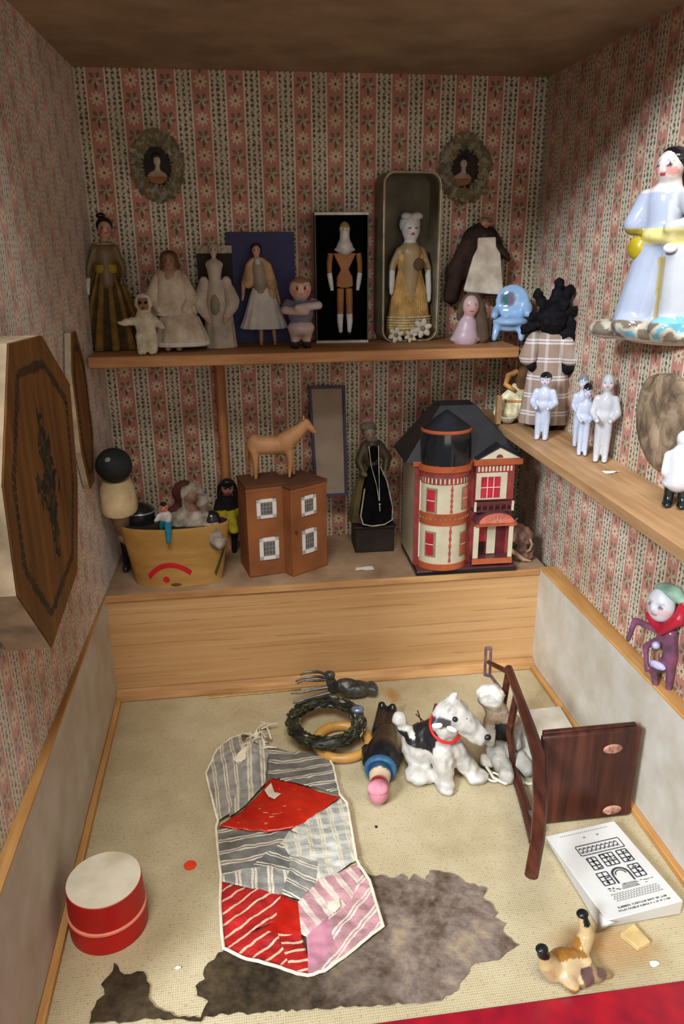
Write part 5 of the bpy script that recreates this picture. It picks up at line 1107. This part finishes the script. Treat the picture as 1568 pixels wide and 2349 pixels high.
# pewter bird trinket
b = fl(800, 1612); t = thing('pewter_bird', 'dark pewter bird with fan tail and long wiry prongs, behind the leaf wreath', 'ornament', (fl(772, 1606).x, fl(772, 1606).y+.004, 0))
PW_ = pm('pewter', (74, 74, 70), .4, .35, 60, .5, .3, .5, c2=(40, 40, 38)); kk = (fl(820, 1605)-fl(800, 1605)).length/20
sculpt('body', [('e', (.024, 0, .011), (.021, .012, .010)), ('e', (.012, .004, .015), (.014, .009, .009)), ('c', (-.003, 0, .014), .0075, (-.008, 0, .03), .0055), ('e', (-.008, -.002, .035), (.007, .006, .0055))], PW_, t, 1, .0012, wob=.0006, wscale=200)
mb = MB()
for z0, z1, l, cr_ in ((.034, .044, .036, .006), (.031, .036, .042, .004), (.029, .033, .040, -.003), (.018, .016, .048, .001), (.010, .004, .046, .001)): mb.tube([(-.008, -.002, z0), (-.008-l*.4, -.004, (z0+z1)/2+cr_*.5), (-.008-l*.8, -.006, z1), (-.008-l, -.006, z1-.004 if z1 > .02 else z1)], [.0022, .0016, .0014, .0009], 6)
mb.build('prong', PW_, t)
mb = MB()
for i in range(5): a = -.5+.25*i; mb.ell((.036+.006*cos(a), .008*sin(a)*1.5, .010), (.010, .0035, .006), Matrix.Rotation(a, 3, 'Z'))
mb.build('fan_tail', PW_, t)
# brass rod on floor along ledge
a_, b_ = fl(478, 1602), fl(690, 1583); d_ = (b_-a_); o = MB().tube([(0, 0, 0), d_*.5, d_], .0011, 8).build('brass_rod', pm('brass', (190, 150, 80), .3, .15, 90, .6, 0, .8), None); o.location = (a_.x, min(a_.y, .8315), .0012); tag(o, 'thin brass rod lying along the foot of the ledge', 'rod')
# black figure lying with red cap towards us
b0, b1 = fl(866, 1838, .012), fl(885, 1622, .012); ax = (b1-b0); L = ax.length
ang = math.atan2(ax.y, ax.x)-PI/2
t = thing('black_skittle_doll', 'black wooden doll lying flat, pink and red capped head towards the front', 'doll', (b0.x, b0.y, .0), ang)
def bc_(p):
    y = p.y
    if y < .085: return (206, 130, 142)
    if y < .15: return (172, 26, 44)
    if y < .225: return (210, 182, 148)
    if y < .31: return (30, 76, 92) if math.sin(p.x*60) > -.3 else (52, 70, 108)
    return (24, 24, 28)
LZ = .017/L
sculpt('body', [('e', (0, .09, .085), (.07, .1, .08)), ('c', (0, .2, .075), .065, (0, .26, .085), .08), ('e', (0, .42, .1), (.108, .17, .098)), ('c', (0, .5, .095), .09, (.01, .68, .08), .07), ('c', (-.038, .68, .075), .05, (-.032, .96, .06), .036), ('c', (.042, .68, .075), .05, (.048, .93, .06), .036),
    ('c', (-.085, .34, .09), .04, (-.11, .52, .06), .034), ('c', (.085, .34, .09), .04, (.11, .52, .06), .034), ('e', (-.03, .99, .08), (.034, .03, .05)), ('e', (.048, .97, .08), (.034, .03, .05))], vm('lacquer_paint', .3, .5, .08, 60), t, L, .013, bc_)
mb = MB(K(L)); mb.torus((0, .27, .085), .085, .02, 30, 8); mb.v = [Vector((p.x, (p.z-.085*L)*1.2+.275*L, (p.y-.27*L)+.095*L)) for p in mb.v]; mb.build('teal_scarf', pm('teal_silk', (34, 78, 92), .35, .35, 120, .5, c2=(50, 66, 120)), t)
mb = MB(K(L)); mb.ell((-.005, .05, .13), (.066, .055, .04)); mb.build('pink_cap_brim', pm('pink_felt', (212, 140, 154), .7), t)
# terrier
b = fl(1030, 1812); kk = (ony(1040, 1740, .65)-ony(1030, 1740, .65)).length/10
t = thing('terrier_figurine', 'white plaster terrier with black patches and a red collar', 'dog', (.190, .655, 0), 0)
H = .0625
def D(px_, py_, y=0):
    q = ony(px_, py_, .655+y*H); return ((q.x-.188)/H, y, q.z/H)
def dogc(p):
    if p.x < -.42 and p.z > .7: return (226, 220, 208)
    if p.z > 1.12 and p.x < .05 and p.z < 1.32 : return (70, 68, 66) if p.y < -.1 or p.x < -.02 else (206, 200, 190)
    if p.x < -.06 and .6 < p.z < 1.02 and p.y > -.35: return (34, 32, 32)
    if .02 < p.x < .42 and 1.0 < p.z < 1.2 and p.y > -.3 and mnoise.noise(p*5) > -.05: return (128, 124, 118)
    if mnoise.noise(p*4.5+Vector((2, 0, 1))) > .52: return (176, 170, 160)
    return (204, 198, 186)
sculpt('body', [('e', (-.30, .12, .42), (.30, .34, .38)), ('c', (-.28, .1, .55), .29, (.02, -.05, .82), .25), ('c', (-.02, -.12, .72), .28, (.0, -.2, .5), .24), ('e', (.02, -.2, .98), (.24, .22, .22)),
    ('e', (.12, -.25, 1.28), (.29, .26, .25)), ('c', (.25, -.35, 1.22), .2, (.5, -.5, 1.02), .16), ('e', (.53, -.52, .98), (.16, .15, .15)), ('c', (.1, -.2, 1.45), .1, (.18, -.22, 1.62), .045), ('c', (-.1, -.25, 1.36), .1, (-.18, -.38, 1.2), .07),
    ('c', (-.02, -.3, .6), .2, (.0, -.42, .1), .15), ('e', (.0, -.5, .09), (.16, .22, .09)), ('c', (.2, -.2, .55), .2, (.5, -.28, .14), .15), ('e', (.56, -.38, .1), (.2, .18, .1)), ('e', (-.36, -.22, .14), (.26, .26, .13)), ('c', (-.5, .3, .6), .12, (-.58, .32, .8), .1), ('e', (-.62, .32, .86), (.13, .12, .13))],
    vm('plaster', .4, .4, .12, 50, .25, 260), t, H, .035, dogc, 4, wob=.03, wscale=9)
mb = MB(K(H)); mb.torus((0, 0, 0), .262, .024, 40, 8); R = Euler((.55, .25, 0)).to_matrix(); mb.v = [R @ Vector((p.x, p.y*1.02, p.z))+Vector((.035, -.21, 1.0))*H for p in mb.v]; mb.build('red_collar', pm('collar_red', (214, 34, 34), .4), t)
for x, y, z in ((.1, -.5, 1.34), (.3, -.46, 1.3)): MB(K(H)).ell((x, y, z), .045, seg=10, rings=8).build('eye', BLK, t)
MB(K(H)).ell((.61, -.63, 1.04), (.06, .05, .05)).build('nose', BLK, t)
mb = MB(K(H)); mb.ell((-.16, -.42, 1.2), (.09, .06, .05)); mb.ell((.06, -.5, 1.16), (.1, .05, .04), Matrix.Rotation(.5, 3, 'Y')); mb.build('white_eyebrow', pm('plaster_white', (240, 238, 234), .35), t)
# seated rag teddy behind the terrier
b = fl(1140, 1755); t = thing('cloth_child_doll', 'limp grey-white bonneted cloth doll between the terrier and the fallen chair', 'doll', (fl(1135, 1750).x+.004, fl(1135, 1750).y+.012, 0), -.25)
H = .083
def tc_(p):
    if p.z > .76: return (216, 210, 198) if p.z > .84 else (176, 150, 122)
    if .6 < p.z < .72: return (188, 158, 128)
    if p.x > -.05 and .36 < p.z < .6 and p.y < -.1 and p.x < .12: return (58, 54, 50)
    return (190, 184, 170)
sculpt('body', [('e', (-.1, 0, .86), (.17, .16, .15)), ('c', (-.06, 0, .76), .14, (.0, 0, .64), .15), ('e', (.04, .02, .42), (.24, .2, .26)), ('c', (-.1, -.1, .6), .09, (-.1, -.28, .42), .075), ('c', (.2, -.06, .58), .1, (.22, -.24, .36), .08), ('c', (-.02, -.2, .18), .13, (.1, -.5, .12), .1), ('c', (.16, -.12, .2), .13, (.36, -.36, .12), .1), ('e', (.1, -.56, .12), (.09, .08, .1)), ('e', (.38, -.4, .12), (.09, .09, .1))],
    vm('grey_rag', .9, .1, .2, 50, .6, 400), t, H, .028, tc_, 3, wob=.03, wscale=8)
sculpt('bonnet', [('e', (-.1, .03, .9), (.19, .17, .14))], pm('rag_bonnet', (208, 202, 190), .9, .12, 60, .1, .6), t, H, .03, wob=.03, wscale=10)
sculpt('coat', [('c', (.2, .02, .55), .12, (.34, -.08, .2), .13), ('e', (.3, -.12, .12), (.2, .2, .11)), ('e', (-.12, -.25, .1), (.12, .14, .07))], pm('rag_coat', (168, 162, 148), .9, .2, 50, .1, .5), t, H, .03, wob=.03, wscale=9)
mb = MB(K(H)); mb.tube([(-.14, -.36, .09), (-.06, -.52, .05), (.08, -.62, .06), (.2, -.55, .05), (.36, -.56, .03), (.46, -.52, .025)], [.02]*6, 6); mb.torus((-.06, -.5, .05), .08, .014, 20, 6); mb.build('ribbon_tie', pm('ribbon_cream', (206, 198, 180), .7), t)
# hairpins
b = fl(985, 1698); t = thing('hairpins', 'pair of thin brown hairpins sticking up behind the terrier', 'hairpin', (b.x, b.y+.02, 0))
q = ony(1000, 1616, b.y+.02); HP = pm('hairpin_brown', (86, 58, 52), .3, .2, 60, .5)
MB().tube([(.007, 0, .0012), (.008, 0, q.z*.5), (q.x-b.x, 0, q.z)], [.0018, .002, .0024], 8).build('pin', HP, t)
MB().tube([(-.001, -.003, .0008), (-.006, -.002, q.z*.4), (-.010, .0, q.z*.82)], .0008, 6).build('wire', HP, t); MB().tube([(.001, -.003, .0008), (-.003, -.002, q.z*.4), (-.012, .0, q.z*.68)], .0008, 6).build('wire', HP, t)
# fallen dark chair
MAH = wood('mahogany', (44, 22, 18), (86, 46, 34), 'z', 1, .35, .2); MAHY = wood('mahogany_y', (50, 24, 18), (96, 50, 36), 'y', 1, .35, .2)
t = thing('fallen_chair', 'dark brown wooden doll chair lying on its side, front legs broken off', 'chair', (.262, .562, 0))
zs_ = ony(1235, 1690, .562).z; xs0, xs1 = -.002, .0955
st = MB().box2((xs0, -.002, .0012), (xs1, .004, zs_)).build('seat', MAH, t, .0022)
MB().box2((xs0+.004, .0045, zs_-.006), (xs1-.002, .010, zs_)).build('seat_rim', MAH, st, .001)
STP = pm('broken_wood', (150, 112, 96), .95, .35, 120, .05, .6, c2=(92, 56, 44))
for px_, py_ in ((1405, 1718), (1403, 1858)):
    q = ony(px_, py_, .5595); mb = MB(); mb.ell((q.x-.262, -.0025, max(q.z, .006)), (.0095, .0018, .0052)); mb.torus((q.x-.262-.005, -.004, max(q.z, .006)), .0028, .0011, 16, 6); sx = mb.build('broken_stump', STP, t)
up_ = [onz(1166, 1533, .101), onz(1190, 1600, .101), onz(1215, 1670, .1), onz(1236, 1740, .099), onz(1238, 1850, .094), onz(1232, 1930, .086), onz(1218, 2008, .080)]
T0 = Vector((.262, .562, 0))
MB().tube([p-T0 for p in up_], [.0042, .0048, .0056, .0062, .006, .0055, .0052], 10).build('back_post', MAHY, t)
lo_ = [Vector((p.x+.004, p.y+.002, .0058)) for p in up_[:4]]
MB().tube([p-T0 for p in lo_]+[Vector((-.002, -.012, .0058))], [.0042, .0046, .0052, .0055, .005], 10).build('back_post', MAHY, t)
for i, f_ in enumerate((.02, .42)):
    a = up_[0].lerp(up_[2], f_)-T0; c = lo_[0].lerp(lo_[2], f_)-T0
    MB().tube([c, (a+c)/2+Vector((-.006, 0, 0)), a], [.0034, .0042, .0034], 10).build('back_slat', MAHY, t)
q = onz(1122, 1492, .10)-T0
MB().tube([up_[0]-T0+Vector((-.001, .0, -.004)), Vector((q.x, q.y+.0, .085))], [.003, .0026], 8).build('crest_stub', MAHY, t)
mb = MB(); p0 = Vector((q.x+.003, q.y+.01, .062)); 
for d in (-.003, .003): mb.tube([p0+Vector((d, 0, 0)), p0+Vector((d, .002, .034))], .0017, 8)
mb.tube([p0+Vector((-.0035, .002, .034)), p0+Vector((.0035, .002, .034))], .002, 8); mb.tube([p0+Vector((-.003, 0, .001)), p0+Vector((.0035, -.002, .0)), up_[0]-T0+Vector((0, .002, -.035))], .002, 8); mb.build('loop_finial', pm('finial', (98, 74, 74), .3, .3, 60, .5), t)
MB().box2((-.006, -.004, zs_*.02+.0005), (.004, .006, .014)).build('joint_block', pm('joint_grey', (86, 78, 76), .5), t, .001)
# white card behind the chair
t_ = .012
c4 = [onz(1207, 1630, t_), onz(1283, 1622, t_), onz(1322, 1684, t_), onz(1236, 1690, t_)]
cc = sum(c4, Vector())/4; mb = MB(); mb.prism([p-cc for p in c4], (0, 0, -t_+.0008)); 
t = thing('white_card_box', 'flat white card box lying behind the fallen chair by the right side', 'box', cc); mb.build('box_body', pm('white_card', (196, 188, 172), .8, .05), t, .0006)
MB().prism([(p-cc)*.99+Vector((0, 0, .0006)) for p in c4], (0, 0, .0006)).build('box_lid', pm('white_card', (196, 188, 172)), t)
# printed packet
zt = .016
TL, TR_, BR_, BL = onz(1250, 1918, zt), onz(1408, 1882, zt), onz(1566, 2066, zt), onz(1392, 2112, zt)
cc = (TL+TR_+BR_+BL)/4; t = thing('printed_packet', 'white paper packet printed with a black house front, lying at the front right', 'packet', (cc.x, cc.y, 0))
PAP = pm('packet_paper', (208, 206, 200), .6, .03, 20, .3, .05); INK = pm('print_ink', (58, 56, 60), .7, .25, 120)
base = [onz(1262, 1945, 0), TR_+Vector((0, 0, -zt)), BR_+Vector((0, 0, -zt)), onz(1372, 2133, 0)]
mb = MB(); tp = [TL, TR_, BR_, BL]; vs = [p-Vector((cc.x, cc.y, 0)) for p in tp]+[p-Vector((cc.x, cc.y, -.0016)) for p in base]
mb.add(vs, [(0, 1, 2, 3), (4, 5, 6, 7), (0, 1, 5, 4), (1, 2, 6, 5), (2, 3, 7, 6), (3, 0, 4, 7)]); mb.build('packet_body', PAP, t, .0008, 15)
fo = onz(1366, 2140, .001)-Vector((cc.x, cc.y, 0)); mb = MB(); mb.add([vs[3]+Vector((0, 0, .0002)), vs[3].lerp(vs[0], .09)+Vector((-.001, 0, -.0004)), fo, vs[3].lerp(vs[2], .1)+Vector((.001, -.001, -.003))], [(0, 1, 2), (0, 2, 3)]); mb.build('crumpled_corner', PAP, t, solid=.0006)
def pq(u, v, dz=.0004):
    a = TL.lerp(TR_, u); b_ = BL.lerp(BR_, u); p = a.lerp(b_, v); return Vector((p.x-cc.x, p.y-cc.y, zt+dz))
def ink(mb, pts): mb.add([pq(u, v) for u, v in pts], [list(range(len(pts)))])
def rect(mb, u0, v0, u1, v1): ink(mb, [(u0, v0), (u1, v0), (u1, v1), (u0, v1)])
mb = MB(); rnd = random.Random(2)   # pediment with scrolls
for i in range(28):
    f_ = i/27; u = .26+.58*f_
    rect(mb, u, .20, u+.016, .213); rect(mb, u, .315, u+.016, .328)
for i in range(9):
    u = .29+.061*i; v = .265
    for j in range(12):
        a, a2 = 2*PI*j/12, 2*PI*(j+1)/12
        if j % 6 == 5: continue
        ink(mb, [(u+.024*cos(a), v+.034*sin(a)), (u+.024*cos(a2), v+.034*sin(a2)), (u+.015*cos(a2), v+.02*sin(a2)), (u+.015*cos(a), v+.02*sin(a))])
    rect(mb, u+.024, v-.03, u+.030, v+.035)
rect(mb, .245, .21, .257, .32); rect(mb, .853, .21, .865, .32)
mb.build('printed_pediment', INK, t)
mb = MB()
def win(u0, v0, u1, v1, nx=2, ny=3):
    for i in range(nx+1): u = u0+(u1-u0)*i/nx; rect(mb, u-.008, v0, u+.008, v1)
    for i in range(ny+1): v = v0+(v1-v0)*i/ny; rect(mb, u0, v-.005, u1, v+.005)
    for i in range(8): uu, vv = rnd.uniform(u0, u1-.02), rnd.uniform(v0, v1-.02); rect(mb, uu, vv, uu+.018, vv+.014)
win(.28, .36, .40, .50); win(.46, .35, .64, .49, 3); win(.70, .35, .84, .49); win(.26, .54, .40, .68); win(.70, .53, .84, .67)
for j in range(14):
    a, a2 = PI*j/14, PI*(j+1)/14
    for r0, r1 in ((.12, .09), (.075, .06)): ink(mb, [(.55+r0*cos(a), .60-r0*.65*sin(a)), (.55+r0*cos(a2), .60-r0*.65*sin(a2)), (.55+r1*cos(a2), .60-r1*.65*sin(a2)), (.55+r1*cos(a), .60-r1*.65*sin(a))])
rect(mb, .43, .60, .455, .69); rect(mb, .645, .60, .67, .69)
for i in range(5): rect(mb, .47-.02*i*.5, .70+.012*i, .63+.02*i*.5, .705+.012*i)
for i in range(22): u = .25+.61*rnd.random(); v = .70+.05*rnd.random(); rect(mb, u, v, u+.03, v+.006)
mb.build('printed_windows', INK, t)
mb = MB()
for r in range(4):
    v = .775+.022*r
    for i in range(17): u = .24+.037*(i+(r % 2)*.5); ink(mb, [(u, v+.018), (u+.016, v), (u+.022, v), (u+.006, v+.018)]); ink(mb, [(u+.018, v), (u+.024, v), (u+.034, v+.018), (u+.028, v+.018)])
mb.build('printed_trellis', pm('print_grey', (120, 116, 118), .7, .2, 120), t)
mb = MB()
for v, u0, u1 in ((.905, .22, .86), (.938, .20, .88)):
    mb = MB()
    u = u0
    while u < u1:
        w_ = rnd.uniform(.008, .02)
        rect(mb, u, v, u+.006, v+.018); rect(mb, u, v+(0 if rnd.random() < .5 else .013), u+w_, v+.005+(0 if rnd.random() < .5 else .013)); u += w_+(.006 if rnd.random() < .8 else .022)
    mb.build('printed_text_line', pm('print_grey2', (96, 94, 98), .7), t)
mb = MB()
for i in range(24): u = .16+.029*i+.004*rnd.random(); rect(mb, u, .052-.012*0, u+.014, .059)
mb.build('printed_text_line', pm('print_grey2', (96, 94, 98), .7), t)
mb = MB(); rect(mb, .44, .115, .47, .128); rect(mb, .63, .112, .66, .125)
mb.build('printed_mark', pm('print_grey2', (96, 94, 98), .7), t)
# hoofed toy animal on its back
t = thing('hoofed_toy_animal', 'glazed tan toy animal lying on its back, black hooves up, by the red sill', 'animal', (.2265, .4045, 0), .15)
H = .036
def ac(p):
    if p.z > .88 and (p.x < -.45 or p.x > .5): return (28, 28, 30)
    if p.x > .1 and p.z < .42 and p.y < .25: return (104, 76, 72) if mnoise.noise(p*4) > -.1 else (146, 120, 84)
    if abs(p.x) < .45 and p.y < -.05 and p.z > .2: return (214, 186, 140)
    return (206, 176, 126) if (p.x < -.3 or p.x > .4) else (168, 116, 52)
sculpt('body', [('e', (-.05, .08, .3), (.46, .36, .3)), ('c', (-.35, .05, .3), .26, (-.58, -.02, .62), .19), ('c', (-.58, -.02, .62), .18, (-.72, -.02, .98), .115), ('c', (.38, .25, .3), .24, (.62, .35, .6), .17), ('c', (.62, .35, .6), .17, (.55, .48, 1.0), .11),
    ('c', (.3, .0, .25), .26, (.5, -.25, .15), .15), ('e', (.2, -.2, .16), (.26, .22, .16)), ('c', (.62, -.2, .13), .12, (.82, -.28, .08), .07), ('c', (-.2, -.2, .3), .16, (-.1, -.34, .16), .13)], vm('tan_glaze', .18, .55, .1, 60), t, H, .035, ac)
for p in ((-.73, -.02, 1.06), (.545, .49, 1.07)): MB(K(H)).ell(p, (.135, .12, .075)).build('hoof', pm('hoof_black', (24, 26, 28), .25), t)
# small bits
t_ = [fl(1420, 2150), fl(1452, 2128), fl(1490, 2170), fl(1462, 2184)]; cc = sum(t_, Vector())/4; o = MB().prism([p-cc for p in t_], (0, 0, .0045)).build('wood_chip', pm('chip_wood', (196, 168, 112), .6, .1), None, .0006); o.location = (cc.x, cc.y, .0003); tag(o, 'small pale tan chip of wood on the floor before the printed packet', 'wood chip')
chip(1500, 2213, 0, .0042, 'tiny crumpled white scrap on the floor near the red sill', 9, ar=.7)
chip(408, 2222, 0, .0022, 'tiny white fleck on the floor in front of the drum box', 10, ar=.6)
chip(862, 1898, 0, .0016, 'tiny dark crumb on the bare floor right of the quilt', 12, 'crumb', .7, BLK)
# ------------------------------------------------------------------ light
def area(name, loc, target, size, power, col, sy=None):
    d = bpy.data.lights.new(name, 'AREA'); d.energy = power; d.color = col; d.size = size
    if sy: d.shape = 'RECTANGLE'; d.size_y = sy
    o = bpy.data.objects.new(name, d); COL.objects.link(o); o.location = loc
    o.rotation_euler = (Vector(target)-Vector(loc)).to_track_quat('-Z', 'Y').to_euler(); return o
area('window_light', (-1.5, -1.1, 1.58), (.36, .8, .35), .55, 112, (.82, .90, 1.0))
area('skylight', (-.15, -.55, 2.1), (.1, .6, 0), .9, 40, (1, .98, .95))
area('room_light', (.2, -1.3, .62), (.1, .85, .1), 1.0, 6, (1, .95, .88))
w = bpy.data.worlds.new('world'); SC.world = w; w.use_nodes = True
bg = w.node_tree.nodes['Background']; bg.inputs[0].default_value = (.95, .91, .84, 1); bg.inputs[1].default_value = .15
SC.view_settings.view_transform = 'Standard'; SC.view_settings.look = 'None'; SC.view_settings.exposure = 0
